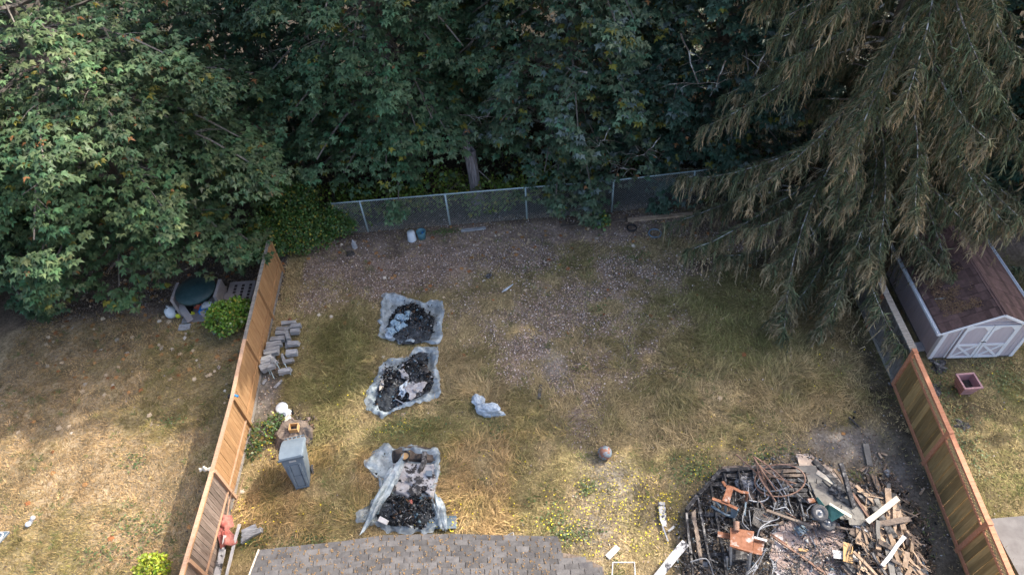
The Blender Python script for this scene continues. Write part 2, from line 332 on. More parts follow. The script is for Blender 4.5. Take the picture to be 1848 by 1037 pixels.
def gz(x, y):
    w = np.clip((y - 2) / 2, 0, 1) * np.clip((30 - y) / 3, 0, 1) * np.clip((21 - np.abs(x)) / 3, 0, 1)
    flat = 1 - sm(np.abs(x - 6.6), 2.6, 3.2) * 1.0
    return (fbm(x, y, 1.1, 40, 4) - .5) * .10 * w
gV = np.stack([gx, gy, gz(gx, gy)], 1)
i = np.arange(nx * ny).reshape(ny, nx); gF = np.stack([i[:-1, :-1], i[:-1, 1:], i[1:, 1:], i[1:, :-1]], -1).reshape(-1, 4)
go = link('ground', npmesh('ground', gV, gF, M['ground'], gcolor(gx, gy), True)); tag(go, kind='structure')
def GZ(x, y): return float(gz(np.array([x]), np.array([y]))[0])
# driveway at the lower right
dv = MB(); a = G(1780, 938); b = G(1800, 1037)
dv.prism([(a.x + .02, a.y), (a.x + .0, 1.0), (22, 1.0), (22, a.y + .05)], -.1, .085)
tag(dv.part('driveway', M['concrete']), kind='structure')

# ---------------------------------------------------------------- fences
def boardmesh(name, w, t, h, mt, j=.003):
    return MB().box(-w / 2, w / 2, -t / 2, t / 2, 0, h, j).mesh(name, mt)
def leftfence():
    pts = [(-8.22, 17.45), (-8.2, 15.25), (-8.17, 13.15), (-8.1, 11.05), (-8.14, 8.84), (-8.22, 6.55), (-8.3, 4.3)]
    t = thing('wooden_fence', 'long wooden board fence with a tan top cap, left of the weedy yard', 'fence', (-8.1, 11.05, 0))
    hb = 1.58
    tan = [boardmesh('board', .136, .018, hb + random.uniform(-.01, .01), M['tan_board']) for _ in range(4)]
    gry = [boardmesh('board', .136, .018, hb, M['grey_board']) for _ in range(4)]
    for k in range(len(pts) - 1):
        a = Vector((*pts[k], 0)); b = Vector((*pts[k + 1], 0)); d = b - a; L = d.length; u = d.normalized(); ang = math.atan2(d.y, d.x)
        nrm = Vector((-u.y, u.x, 0))                                  # towards the yard
        if nrm.x < 0: nrm = -nrm
        n = int((L - .09) / .14); st = (L - .09) / n
        for q in range(n):
            p = a + u * (.045 + st * (q + .5)) + nrm * random.uniform(-.003, .003)
            me = random.choice(gry if k >= 4 else tan)
            o = link('board', me, t, p - t.location + Vector((0, 0, .02)), (random.uniform(-.004, .004), 0, ang + random.choice((0, math.pi))), (min(1, st / .141), 1, 1 + random.uniform(-.004, .004)))
        up = Vector((0, 0, 1))
        MB().beam(a + up * 1.63, b + up * 1.63, .10, .036).part('cap_rail', M['tan_rail'] if k >= 2 else M['old_rail'], t)
        MB().beam(a + up * .52 + nrm * .03, b + up * .52 + nrm * .03, .035, .045).part('middle_rail', M['tan_rail'] if k >= 3 else M['tan_board'], t)
        MB().beam(a + up * .10 + nrm * .03, b + up * .10 + nrm * .03, .035, .09).part('bottom_rail', M['old_rail'], t)
        MB().beam(a + up * 1.57 + nrm * .022, b + up * 1.57 + nrm * .022, .02, .07).part('top_rail', M['tan_board'], t)
    for k, (x, y) in enumerate(pts):
        MB().box(x - .0, x + .09, y - .045, y + .045, -.1, 1.612).part('post', M['tan_rail'] if k >= 4 else M['tan_board'], t)
    return t
leftfence()
def rightfence():
    t = thing('wooden_fence', 'new red framed cedar fence with a lattice strip, right of the burnt deck', 'fence', (10.97, 10.7, 0))
    pts = [(10.97, 10.7), (10.72, 8.2), (10.46, 5.86), (10.2, 3.5)]
    bm = [boardmesh('board', .145, .018, 1.30, M['cedar_board']) for _ in range(4)]
    up = Vector((0, 0, 1))
    for k in range(3):
        a = Vector((*pts[k], 0)); b = Vector((*pts[k + 1], 0)); d = b - a; L = d.length; u = d.normalized(); ang = math.atan2(d.y, d.x)
        nrm = Vector((u.y, -u.x, 0))
        if nrm.x > 0: nrm = -nrm
        n = int((L - .1) / .15); st = (L - .1) / n; z1 = 1.70
        for q in range(n):
            p = a + u * (.05 + st * (q + .5)) + nrm * (.012 if q % 2 else -.012)
            link('board', random.choice(bm), t, p - t.location + up * .08, (0, 0, ang + random.choice((0, math.pi))), (st / .15 * 1.04, 1, 1))
        MB().beam(a + up * z1, b + up * z1, .12, .036).part('cap_rail', M['cedar_rail'], t)
        MB().beam(a + up * 1.41 + nrm * .028, b + up * 1.41 + nrm * .028, .03, .06).part('lattice_rail', M['cedar_rail'], t)
        MB().beam(a + up * (z1 - .055) + nrm * .028, b + up * (z1 - .055) + nrm * .028, .03, .05).part('top_rail', M['cedar_rail'], t)
        MB().beam(a + up * .12 + nrm * .03, b + up * .12 + nrm * .03, .035, .11).part('bottom_rail', M['cedar_rail'], t)
        MB().beam(a + up * .02 + nrm * .01, b + up * .02 + nrm * .01, .03, .11).part('kick_board', M['cedar_board'], t)
        lt = MB(); s = .05; x = .05
        while x < L - .28:                                            # two crossing layers of slats
            lt.beam(a + u * x + up * 1.43, a + u * (x + .21) + up * 1.64, .006, .03, up=(u.x * -1, u.y * -1, 1)); 
            lt.beam(a + u * (x + .21) + up * 1.43 + nrm * .008, a + u * x + up * 1.64 + nrm * .008, .006, .03, up=(u.x, u.y, 1)); x += .085
        lt.part('lattice', M['lattice'], t, kind='stuff')
    for x, y in pts: MB().box(x - .06, x + .04, y - .05, y + .05, -.1, 1.675).part('post', M['cedar_rail'], t); MB().box(x - .075, x + .055, y - .07, y + .07, 1.72, 1.75).part('post_cap', M['cedar_rail'], t)
    # old grey length
    t2 = thing('wooden_fence', 'old weathered grey board fence running under the drooping spruce, beside the shed', 'fence', (11.03, 10.8, 0))
    pts = [(11.03, 10.82), (11.16, 12.95), (11.32, 15.1), (11.4, 17.2)]
    bm = [boardmesh('board', .14, .02, 1.5, M['old_board'], .006) for _ in range(5)]
    for k in range(3):
        a = Vector((*pts[k], 0)); b = Vector((*pts[k + 1], 0)); d = b - a; L = d.length; u = d.normalized(); ang = math.atan2(d.y, d.x)
        nrm = Vector((-abs(u.y), u.x * (1 if u.y > 0 else -1), 0)); n = int((L - .1) / .145); st = (L - .1) / n
        for q in range(n):
            p = a + u * (.05 + st * (q + .5))
            link('board', random.choice(bm), t2, p - t2.location + up * .05, (random.uniform(-.012, .012), random.uniform(-.008, .008), ang + random.choice((0, math.pi))), (st / .145, 1, random.uniform(.985, 1.0)))
        MB().beam(a + up * 1.60, b + up * 1.60, .19, .05, j=.008).part('cap_rail', M['old_rail'], t2)
        MB().beam(a + up * .08 + nrm * .035, b + up * .08 + nrm * .035, .04, .12, j=.006).part('bottom_rail', M['old_rail'], t2)
    for i_, (x, y) in enumerate(pts): MB().box(x - .07, x + .03, y - .05, y + .05, -.1, 1.57).part('post', M['cedar_rail'] if i_ == 1 else M['old_board'], t2)
rightfence()
def chainlink():
    y = lambda x: 19.28 + .03 * (x - 1) * 0 + .15 * (x > 4) * (x - 4) / 3
    xs = [-6.3, -5.26, -2.15, .78, 4.0, 7.0, 10.2]
    t = thing('chain_link_fence', 'low galvanised chain link fence along the edge of the woods', 'fence', (0, 19.3, 0)); h = 1.52
    for x in xs[1:]: MB().tube([(x, y(x), -.1), (x, y(x), h + .03)], .036, 8).part('post', M['galv'], t, True)
    MB().tube([(x, y(x), h) for x in np.linspace(xs[0], xs[-1], 20)], .026, 6).part('top_rail', M['galv'], t, True)
    mb = MB(); x0, x1 = xs[0], xs[-1]; s = .09; x = x0 - h
    while x < x1:
        for sg in (1, -1):
            xa, za, xb, zb = (x, 0.03, x + h, h)
            if xa < x0: za += x0 - xa; xa = x0
            if xb > x1: zb -= xb - x1; xb = x1
            if sg < 0: za, zb = h + .03 - za, h + .03 - zb
            if abs(xb - xa) > .02: mb.tube([(xa, y(xa) - .03, za), (xb, y(xb) - .03 + .006 * sg, zb)], .0042, 3, False)
        x += s
    mb.part('wire_mesh', M['wire'], t, kind='stuff')
chainlink()
# ---------------------------------------------------------------- shed
def shed():
    rz = -.06; o = Vector((12.41, 11.55, 0)); t = thing('garden_shed', 'pale mauve garden shed with white trimmed double doors and a brown shingled gable roof', 'shed', o, rz)
    w, d, e, r = 2.46, 3.4, 1.50, 2.16; tr = M['shed_trim']
    def P(mb, name, mt, par=None, **k): return link(name, mb.mesh(name, mt), par or t)
    g = MB(); n = 10                                                    # front wall as upright siding sheets with grooves
    zt = lambda x: e + (r - e) * (1 - abs(x - w / 2) / (w / 2)) - .03
    for q in range(n):
        a, b = w * q / n + .004, w * (q + 1) / n - .004
        xs_ = [a, b] if not a < w / 2 < b else [a, w / 2, b]
        pf = [(a, 0.05), (b, .05)] + [(x, zt(x)) for x in xs_[::-1]]
        m_ = MB(); k = len(pf); m_.add([(x, 0, z) for x, z in pf] + [(x, .03, z) for x, z in pf], [tuple(range(k)), tuple(range(k, 2 * k))[::-1]] + [((i_ + 1) % k, i_, k + i_, k + (i_ + 1) % k) for i_ in range(k)])
        P(m_, 'siding_board', M['shed_wall'])
    P(MB().box(.01, w - .01, .032, .06, .05, e), 'wall', M['dark_gap'])
    for q in range(12):
        a, b = d * q / 12 + .064, d * (q + 1) / 12 + .056
        P(MB().box(0, .03, a, b, .05, e), 'siding_board', M['shed_wall']); P(MB().box(w - .03, w, a, b, .05, e), 'siding_board', M['shed_wall'])
    P(MB().box(0, w, d + .06, d + .09, .05, e), 'wall', M['shed_wall'])
    P(MB().box(-.02, w + .02, -.015, d + .1, -.05, .05), 'base', M['old_board'])
    for x in (0, w - .09): P(MB().box(x - .012, x + .09, -.03, -.002, .03, e - .02), 'corner_trim', tr)
    P(MB().box(-.03, -.002, -.03, .09, .03, e), 'corner_trim', tr)
    # doors
    for sx in (-1, 1):
        x0, x1 = (w / 2 - .74, w / 2 - .01) if sx < 0 else (w / 2 + .01, w / 2 + .74)
        dr = P(MB().box(x0, x1, -.045, -.004, .08, 1.60), 'door', M['shed_wall'])
        def T(a, b, ww, name='door_trim'):
            o_ = link(name, MB().beam((a[0], -.056, a[1]), (b[0], -.056, b[1]), .022, ww, up=(-(b[1] - a[1]), 0, b[0] - a[0])).mesh(name, tr), dr)
        T((x0 + .04, .08), (x0 + .04, 1.6), .075); T((x1 - .04, .08), (x1 - .04, 1.6), .075)
        T((x0 + .08, 1.565), (x1 - .08, 1.565), .07); T((x0 + .08, .115), (x1 - .08, .115), .07); T((x0 + .08, .70), (x1 - .08, .70), .07)
        link('brace', MB().beam((x0 + .08, -.052, .14), (x1 - .08, -.052, .68), .014, .07, up=(-.54, 0, .57)).mesh('brace', tr), dr)
        link('brace', MB().beam((x0 + .08, -.059, .68), (x1 - .08, -.059, .14), .013, .07, up=(.54, 0, .57)).mesh('brace', tr), dr)
        for c, s_ in ((x0 + .08, 1), (x1 - .08, -1)):                    # clipped upper corners
            link('corner_panel', MB().add([(c, -.066, 1.53), (c + s_ * .17, -.066, 1.53), (c, -.066, 1.36), (c, -.05, 1.53), (c + s_ * .17, -.05, 1.53), (c, -.05, 1.36)], [(0, 2, 1), (3, 4, 5), (0, 1, 4, 3), (1, 2, 5, 4), (2, 0, 3, 5)]).mesh('corner_panel', tr), dr)
    for x in (w / 2 - .82, w / 2 + .78): P(MB().box(x, x + .035, -.03, -.002, .07, 1.62), 'door_jamb', tr)
    P(MB().box(w / 2 - .84, w / 2 + .84, -.03, -.002, 1.62, 1.68), 'door_head', M['shed_wall'])
    P(MB().box(w / 2 - .07, w / 2 + .07, -.082, -.07, .84, .865), 'latch', M['black'])
    # roof: shingle courses on two slopes
    oh, fo = .20, .12; run = w / 2 + oh; rise = (r - e) * run / (w / 2); ez = r - rise
    for sx in (-1, 1):
        ex = w / 2 + sx * run
        und = MB(); und.add([(w / 2, -fo, r - .02), (ex, -fo, ez - .02), (ex, d + .2, ez - .02), (w / 2, d + .2, r - .02), (w / 2, -fo, r), (ex, -fo, ez), (ex, d + .2, ez), (w / 2, d + .2, r)], [(0, 1, 2, 3), (7, 6, 5, 4), (0, 4, 5, 1), (1, 5, 6, 2), (2, 6, 7, 3), (3, 7, 4, 0)])
        P(und, 'roof_deck', M['shed_shingle'])
        nr = 11; sl = math.hypot(run, rise); ang = math.atan2(rise, run); nt = 12 if sx < 0 else 7; tw = (d + .32) / nt
        sh = MB().box(0, sl / nr * 1.06, .006, tw - .006, 0, .034).mesh('shingle', M['shed_shingle'])
        for i_ in range(nr):
            for j_ in range(nt):
                y_ = -fo + j_ * tw + (0 if i_ % 2 else tw * .0) + random.uniform(-.004, .004)
                s0 = sl * i_ / nr
                x = ex - sx * math.cos(ang) * s0; z = ez + math.sin(ang) * s0 + .004 + .0
                link('shingle', sh, t, (x, y_ if sx < 0 else y_ + tw, z), (0, -ang + .012, 0) if sx < 0 else (0, -ang + .012, math.pi))
        # gutter / drip edge
        gx_ = ex + sx * .03
        P(MB().box(min(gx_, gx_ + sx * .09), max(gx_, gx_ + sx * .09), -fo - .02, d + .2, ez - .07, ez - .05).box(gx_ + sx * .09 - .006, gx_ + sx * .09 + .006, -fo - .02, d + .2, ez - .07, ez + .02).box(gx_ + sx * .01 - .006, gx_ + sx * .01 + .006, -fo - .02, d + .2, ez - .07, ez - .005).box(min(gx_, gx_ + sx * .09), max(gx_, gx_ + sx * .09), -fo - .03, -fo - .0201, ez - .07, ez + .02), 'gutter', tr)
        P(MB().beam((ex, -fo - .011, ez - .035), (w / 2, -fo - .011, r - .035), .02, .08), 'fascia', tr)
    P(MB().box(w / 2 - .07, w / 2 + .07, -fo - .005, d + .2, r + .005, r + .022), 'ridge_cap', M['shed_shingle'])
    # stick and needle litter lying on the roof
    R = Matrix.Rotation(rz, 4, 'Z')
    tp = lambda x, y, z: o + R @ Vector((x, y, z))
    st = MB().tube([tp(-.02, 1.0, ez + .22), tp(.25, .97, ez + .28), tp(.5, .93, ez + .36), tp(.85, .86, ez + .52)], [.012, .02, .018, .022], 5).part('stick', M['lichen_bark']); tag(st, 'bare grey stick lying across the brown shed roof', 'stick')
    k = 5000; xx = rng.random(k) * .95; yy = .35 + rng.random(k) * 1.7; ok = (fbm(xx * 2, yy * 2, 1.6, 3) + .25 * rng.random(k) - .2 * xx > .52); xx = xx[ok]; yy = yy[ok]
    zz = ez + math.tan(math.atan2(rise, run)) * (xx + oh) + .045; a = rng.random(len(xx)) * 6.28; c, s_ = np.cos(a) * .04, np.sin(a) * .04
    V = np.stack([np.stack([xx - c, yy - s_, zz], 1), np.stack([xx + c, yy + s_, zz], 1), np.stack([xx + s_ * .25, yy - c * .25, zz + .012], 1)], 1).reshape(-1, 3)
    V = np.array([tp(*v) for v in V]); nl = link('fallen_needles', npmesh('fallen_needles', V, np.arange(len(V)).reshape(-1, 3), M['needle_litter']))
    tag(nl, 'brown spruce needles fallen on the left slope of the shed roof', 'fallen needles', kind='stuff')
shed()
# ---------------------------------------------------------------- house roof (near eave, bottom edge)
def houseroof():
    t = thing('house', 'house roof of grey worn asphalt shingles with a ragged eave, bottom of the frame', 'house', (-2, 5, 0))
    z0 = 2.45; sl = .16
    ev = [(-6.15, 0), (-5.9, 0.02)]
    e = [G(x, y, z0) for x, y in ((470, 992), (620, 976), (690, 966), (800, 963), (1010, 968))]
    def ye(x):
        xs_ = [p.x for p in e]; ys_ = [p.y for p in e]; return float(np.interp(x, xs_, ys_))
    xl = e[0].x; xr = e[-1].x; tw = .305; ex = .135
    def surf(x, dpt): return (x, ye(x) * (1 - dpt * .12) + (ye(-2.5)) * dpt * .12 - dpt if dpt < 8 else ye(x) - dpt, z0 + dpt * sl)
    deck = MB(); n = 24
    for i_ in range(n + 1):
        x = xl + .03 + (xr - xl - .05) * i_ / n
        for dpt, dz in ((.02, -.10), (.02, -.012), (6.5, -.012)):
            q = surf(x, dpt); deck.v.append((q[0] - (.12 * dpt if i_ == 0 else 0), q[1], q[2] + dz))
    for i_ in range(n):
        for k in range(2): a = i_ * 3 + k; deck.f.append((a, a + 1, a + 4, a + 3))
    # lower lean-to part at the right
    deck.part('roof_deck', M['halfchar'], t)
    xr2 = G(1085, 1022, z0).x; yr1 = G(1013, 995, z0).y; yr2 = G(1085, 1022, z0).y
    mb = MB(); mb.prism([(xr - .04, 1), (xr2 + .2, 1), (xr2 + .04, yr2), ((xr + xr2) / 2, (yr1 + yr2) / 2 + .07), (xr - .04, yr1)], z0 - .1, z0 + .0); mb.part('roof_deck', M['halfchar'], t)
    rows = 14
    for r_ in range(rows):
        off = (r_ % 2) * tw / 2 + random.uniform(-.03, .03); x = xl - .02 - .12 * r_ * ex - off; lim = xr + (0 if r_ * ex < ye(xr) - yr1 else (xr2 - xr))
        while x < lim - .03:
            a = max(x + .004, xl - .03 - .12 * r_ * ex); b = min(x + tw - .010, lim); x += tw
            if b - a < .04: continue
            if b > xr + .02:
                mid = (a + b) / 2; yl = np.interp(mid, [xr, xr2], [yr1 + .0, yr2]); top = ye(xr) - r_ * ex
                if top > yl: continue
            if r_ == 1 and random.random() < .0: continue
            vs = []; dd = random.uniform(-.006, .006); th = random.uniform(.0, .006)
            for dpt, dz in ((r_ * ex + dd, .014 + th), ((r_ + 1) * ex + .012, .004)):
                for xx in (a, b):
                    q = surf(min(max(xx, xl), 9), dpt); vs.append((xx, q[1], z0 + dpt * sl + dz + .012))
            for dpt, dz in ((r_ * ex + dd, .0), ((r_ + 1) * ex + .012, -.006)):
                for xx in (a, b):
                    q = surf(min(max(xx, xl), 9), dpt); vs.append((xx, q[1], z0 + dpt * sl + dz + .012))
            m_ = MB(); m_.add(vs, [(0, 2, 3, 1), (4, 5, 7, 6), (0, 1, 5, 4), (1, 3, 7, 5), (3, 2, 6, 7), (2, 0, 4, 6)])
            m_.part('shingle', M['roof_shingle'], t)
    # debris flecks caught in the joints
    k = 2200; mb = MB()
    for _ in range(k):
        r_ = random.randrange(rows); x = xl + .1 + random.random() * (xr - xl - .2); off = (r_ % 2) * tw / 2
        x = xl + round((x - xl + off) / tw) * tw - off - .02 + random.gauss(0, .02) if random.random() < .7 else x
        dp = (r_ + random.random()) * ex; q = surf(max(x, xl), dp); z = q[2] + .028; a = random.random() * 3.14
        c, s_ = math.cos(a) * random.uniform(.006, .022), math.sin(a) * random.uniform(.006, .022)
        mb.add([(x - c, q[1] - s_, z), (x + s_, q[1] - c, z), (x + c, q[1] + s_, z + .012), (x - s_, q[1] + c, z)], [(0, 1, 2, 3)])
    tag(mb.part('roof_debris', M['moss']), 'fallen needles and twigs caught in the shingle joints of the house roof', 'debris', kind='stuff')
    # body of the house under the roof
    MB().box(xl + .5, .8, -3, 5.2, 0, z0 - .15).part('wall', M['shed_wall'], t)
    MB().beam((xl - .03, ye(xl) + .0, z0 - .02), (xl - .03 - .75, ye(xl) - 6.3, z0 + 6.3 * sl), .03, .12).part('rake_board', M['cream'], t)
houseroof()
# ---------------------------------------------------------------- foliage
LT = np.array([(0, 0, 0), (.10, -.46, -.10), (.36, -.28, .02), (.72, -.52, -.16), (.62, -.21, .02), (1, 0, -.22), (.62, .21, .02), (.72, .52, -.16), (.36, .28, .02), (.10, .46, -.10), (.32, 0, 0)])
LQ = np.array([(10, 0, 1, 2), (10, 2, 3, 4), (10, 4, 5, 6), (10, 6, 7, 8), (10, 8, 9, 0)])
L3T = np.array([(0, 0, 0), (.42, -.58, -.14), (.45, -.2, .02), (1, 0, -.2), (.45, .2, .02), (.42, .58, -.14), (.12, -.05, .01), (.12, .05, .01)]); L3Q = np.array([(0, 1, 2, 7), (6, 2, 3, 4), (6, 4, 5, 0)])
ST = np.array([(0, 0, 0), (.5, -.34, .04), (1, 0, -.1), (.5, .34, .04)]); SQ = np.array([(0, 1, 2, 3)])
def nrm(a): return a / np.maximum(np.linalg.norm(a, axis=1, keepdims=True), 1e-6)
def leafmesh(name, P, T, Nn, s, C, mt, tmpl=LT, quads=LQ, origin=None):
    T = nrm(T); B = nrm(np.cross(Nn, T)); Nn = np.cross(T, B); k = len(tmpl)
    V = P[:, None, :] + s[:, None, None] * (tmpl[None, :, 0, None] * T[:, None, :] + tmpl[None, :, 1, None] * B[:, None, :] + tmpl[None, :, 2, None] * Nn[:, None, :])
    Fc = (quads[None] + (np.arange(len(P)) * k)[:, None, None]).reshape(-1, quads.shape[1])
    return npmesh(name, V.reshape(-1, 3), Fc, mt, np.repeat(C, k, 0), origin=origin)
def rosettes(P, out, n, size, droop=.45):
    """n leaves round each point P, tips outward and drooping"""
    N = len(P); P = np.repeat(P, n, 0); out = np.repeat(nrm(out), n, 0)
    a = rng.random(N * n) * 2 * np.pi; r = np.stack([np.cos(a), np.sin(a), np.zeros_like(a)], 1)
    T = r * .9 + out * .75; T[:, 2] -= droop * (.3 + rng.random(N * n))
    Nn = np.tile([0, 0, 1.], (N * n, 1)) + out * .25 + rng.normal(0, .22, (N * n, 3))
    s = size * (.7 + .6 * rng.random(N * n)); P = P + nrm(T) * (s * .35)[:, None] + rng.normal(0, .02, P.shape)
    return P, T, Nn, s
def leafcol(N, base, var=.25, yel=.04, blue=.0, warm=(.17, .16, .03), bl=(.14, .18, .16)):
    c = np.array(base)[None] * (1 + rng.normal(0, var, (N, 1))).clip(.45, 1.7)
    c[:, 0] *= (1 + rng.normal(0, .15, N)).clip(.6, 1.6)
    k = rng.random(N); c[k < yel] = np.array(warm) * (.7 + .6 * rng.random((int((k < yel).sum()), 1)))
    k = k > 1 - blue; c[k] = np.array(bl) * (.7 + .6 * rng.random((int(k.sum()), 1)))
    return c
def maple(label, x, y, Ht, L, zlo, base, seed, dens=1.0, step=.72, nb=6, group='broadleaf trees behind the yards', yel=.04, blue=0.0, lean=0.0, size=.25, squash=1.0, cat='tree', skip=None, leafn=5):
    size = .185 if x < -12 and y < 22 else .19
    global rng
    rng = np.random.default_rng(seed); rd = random.Random(seed)
    t = thing('maple_tree', label, cat, (x, y, 0), 0, group)
    tr = MB(); tr.tube([(x + rd.uniform(-.1, .1) * q + lean * q / 8, y + rd.uniform(-.1, .1) * q, Ht * .93 * q / 8) for q in range(9)], [.30 * (1 - q / 9.5) + .03 for q in range(9)], 8, True)
    tr.part('trunk', M['bark'], t, True)
    lim = MB(); PP = []; OO = []; TI = []; PC = []; OC = []; z = zlo + .3
    while z < Ht:
        f = (z - zlo) / (Ht - zlo); rad = L * (math.sin(math.pi * min(1, .30 + f * .72)) ** .7) * (1 if f < .8 else 1 - (f - .8) * 2.5)
        rad = max(rad, .8); n = nb if rad > L * .5 else nb - 2; a0 = rd.random() * 6.28
        for q in range(n):
            a = a0 + 6.283 * (q + rd.uniform(-.35, .35)) / n; l = rad * rd.uniform(.78, 1.1) * (1 if math.cos(a + 1.57) < 0 else 1)
            if skip and skip(x + math.cos(a) * l, y + math.sin(a) * l * squash, z): continue
            up = rd.uniform(.12, .4); dr = rd.uniform(.35, .6)
            path = lambda s: np.stack([x + np.cos(a) * l * s + lean * (z / Ht), y + np.sin(a) * l * s * squash, z + l * (up * s - dr * s * s) + 0 * s], -1)
            mid = path(np.array([.8]))[0]; px, py = PR(*mid)
            if 795 < px < 915 and 235 < py < 385 and y < 26 and x > -6: continue      # the snag stands free here
            coarse = py < -190 or px < -180 or px > 2010
            hid = mid[1] > y + 1.2 and not coarse
            area = l * l * .34; npt = int(area * (21 if not coarse else 4.6) * dens * (.5 if hid else 1)) + 4
            s = .32 + .76 * rng.random(npt) ** .8; lat = rng.normal(0, 1, npt) * .20 * l * np.sin(np.clip(s, 0, 1.02) * 2.6 + .25).clip(.25, 1)
            p = path(s); perp = np.array([-math.sin(a), math.cos(a), 0]); p = p + perp * lat[:, None]; p[:, 2] += -.35 * np.abs(lat) + rng.normal(0, .07, npt)
            # clump: thin out where a small noise is low, so gaps show
            keep = fbm(p[:, 0] * 1.0 + z * 3, p[:, 1] + a * 7, 1.5, seed % 40, 2) > .42
            p = p[keep & (p[:, 2] > .25)]
            o_ = np.tile([math.cos(a), math.sin(a), 0], (len(p), 1)) + rng.normal(0, .25, (len(p), 3))
            (PC if coarse else PP).append(p)
            if not coarse: TI.append(np.full(len(p), rd.uniform(.75, 1.35)))
            (OC if coarse else OO).append(o_)
            pts = path(np.linspace(0, .95, 6)); pts[:, 2] += np.linspace(-.5, -.04, 6) * .5; lim.tube([tuple(v) for v in pts], [.055 * (1 - k / 7) + .008 for k in range(6)], 3, False)
            if not coarse:
                for k in range(5):
                    s0 = rd.uniform(.35, .8); p0 = path(np.array([s0]))[0] - [0, 0, .05]; sd = rd.choice((-1, 1)); l2 = rd.uniform(.4, .9)
                    p1 = p0 + (perp * sd * .6 + np.array([math.cos(a), math.sin(a), 0]) * .7) * l2 - [0, 0, .1]
                    lim.tube([tuple(p0), tuple((p0 + p1) / 2 + [0, 0, .04]), tuple(p1)], [.016, .011, .005], 3, False)
        z += step * rd.uniform(.8, 1.2) * (1 if z < 9 else 1.7)
    lim.part('branches', M['bark'], t, kind='stuff')
    org = (x, y, 0)
    if PP:
        P = np.concatenate(PP); O = np.concatenate(OO); TB = np.concatenate(TI)
        bc = leafcol(len(P), base, .22, yel, blue) * TB[:, None]; P2, T, Nn, s = rosettes(P, O, leafn, size); C = np.repeat(bc, leafn, 0) * (.85 + .3 * rng.random((len(P2), 1)))
        kk = rng.random(len(C)) < .005; C[kk] = (.28, .13, .05)
        o = link('crown', leafmesh('crown', P2, T, Nn, s, C, M['leaf'], L3T, L3Q, origin=org), t); o['kind'] = 'stuff'
        cnt = len(P2)
    else: cnt = 0
    if PC:
        P = np.concatenate(PC); O = np.concatenate(OC); P2, T, Nn, s = rosettes(P, O, 4, .62); C = leafcol(len(P2), base, .2)
        o = link('crown', leafmesh('upper_crown', P2, T, Nn, s, C, M['leaf'], ST * [1, 1.3, 1], SQ, origin=org), t); o['kind'] = 'stuff'
    print('maple', label[:30], cnt, sum(len(q) for q in PC) * 4)
    return t
maple('large broadleaf tree with sunlit olive crown overhanging the far left lawn', -13.3, 19.8, 13.5, 6.1, 2.4, (.082, .132, .056), 11, dens=1.5, yel=.02, nb=7)
maple('broadleaf tree at the left edge whose low boughs hang over the lawn', -19.5, 19.2, 12, 5.0, 1.4, (.06, .11, .055), 12, dens=1.3, yel=.02)
maple('dark broadleaf tree between the big sunlit crown and the layered boughs', -9.3, 25.5, 16, 4.6, 1.5, (.06, .105, .055), 13, dens=1.0)
maple('mid green tree with layered leafy boughs above the left part of chain link fence', -3.8, 22.9, 17, 4.7, 1.9, (.08, .136, .065), 14, dens=1.25, step=.6, yel=.03)
maple('pale bluish leaved tree with bare twigs over the middle of the chain link fence', 2.6, 22.8, 20.5, 4.6, 1.3, (.095, .145, .08), 15, dens=1.2, step=.6, blue=.12)
maple('dark teal leaved tree between chain link fence and drooping spruce', 8.2, 22.2, 19, 4.4, .9, (.055, .10, .065), 16, dens=1.1, step=.6, blue=.08)
maple('broadleaf tree behind the spruce at the right edge', 18.0, 22.0, 19, 4.4, 1.0, (.05, .095, .06), 17, dens=.9)
maple('broadleaf tree deep in the woods, upper left', -17.5, 28.5, 15, 4.6, 1.2, (.055, .1, .05), 18, dens=.6)
maple('broadleaf tree deep in the woods behind the layered boughs', -1.5, 30.0, 20, 4.6, 1.0, (.055, .1, .05), 19, dens=.75)
maple('broadleaf tree deep in the woods, top middle right', 7.0, 30.5, 21, 4.6, 1.0, (.055, .1, .05), 20, dens=.75)
maple('broadleaf tree deep in the woods beyond the spruce', 13.5, 25.0, 21, 4.4, 1.0, (.045, .08, .05), 21, dens=.6)
maple('tall broadleaf tree just outside the right edge of the frame', 21.0, 17.8, 19, 4.4, 2.0, (.05, .09, .05), 22, dens=.7)
maple('tall broadleaf tree farther outside the right edge of the frame', 27, 21.5, 20, 4.8, 2.0, (.05, .09, .05), 23, dens=.6)
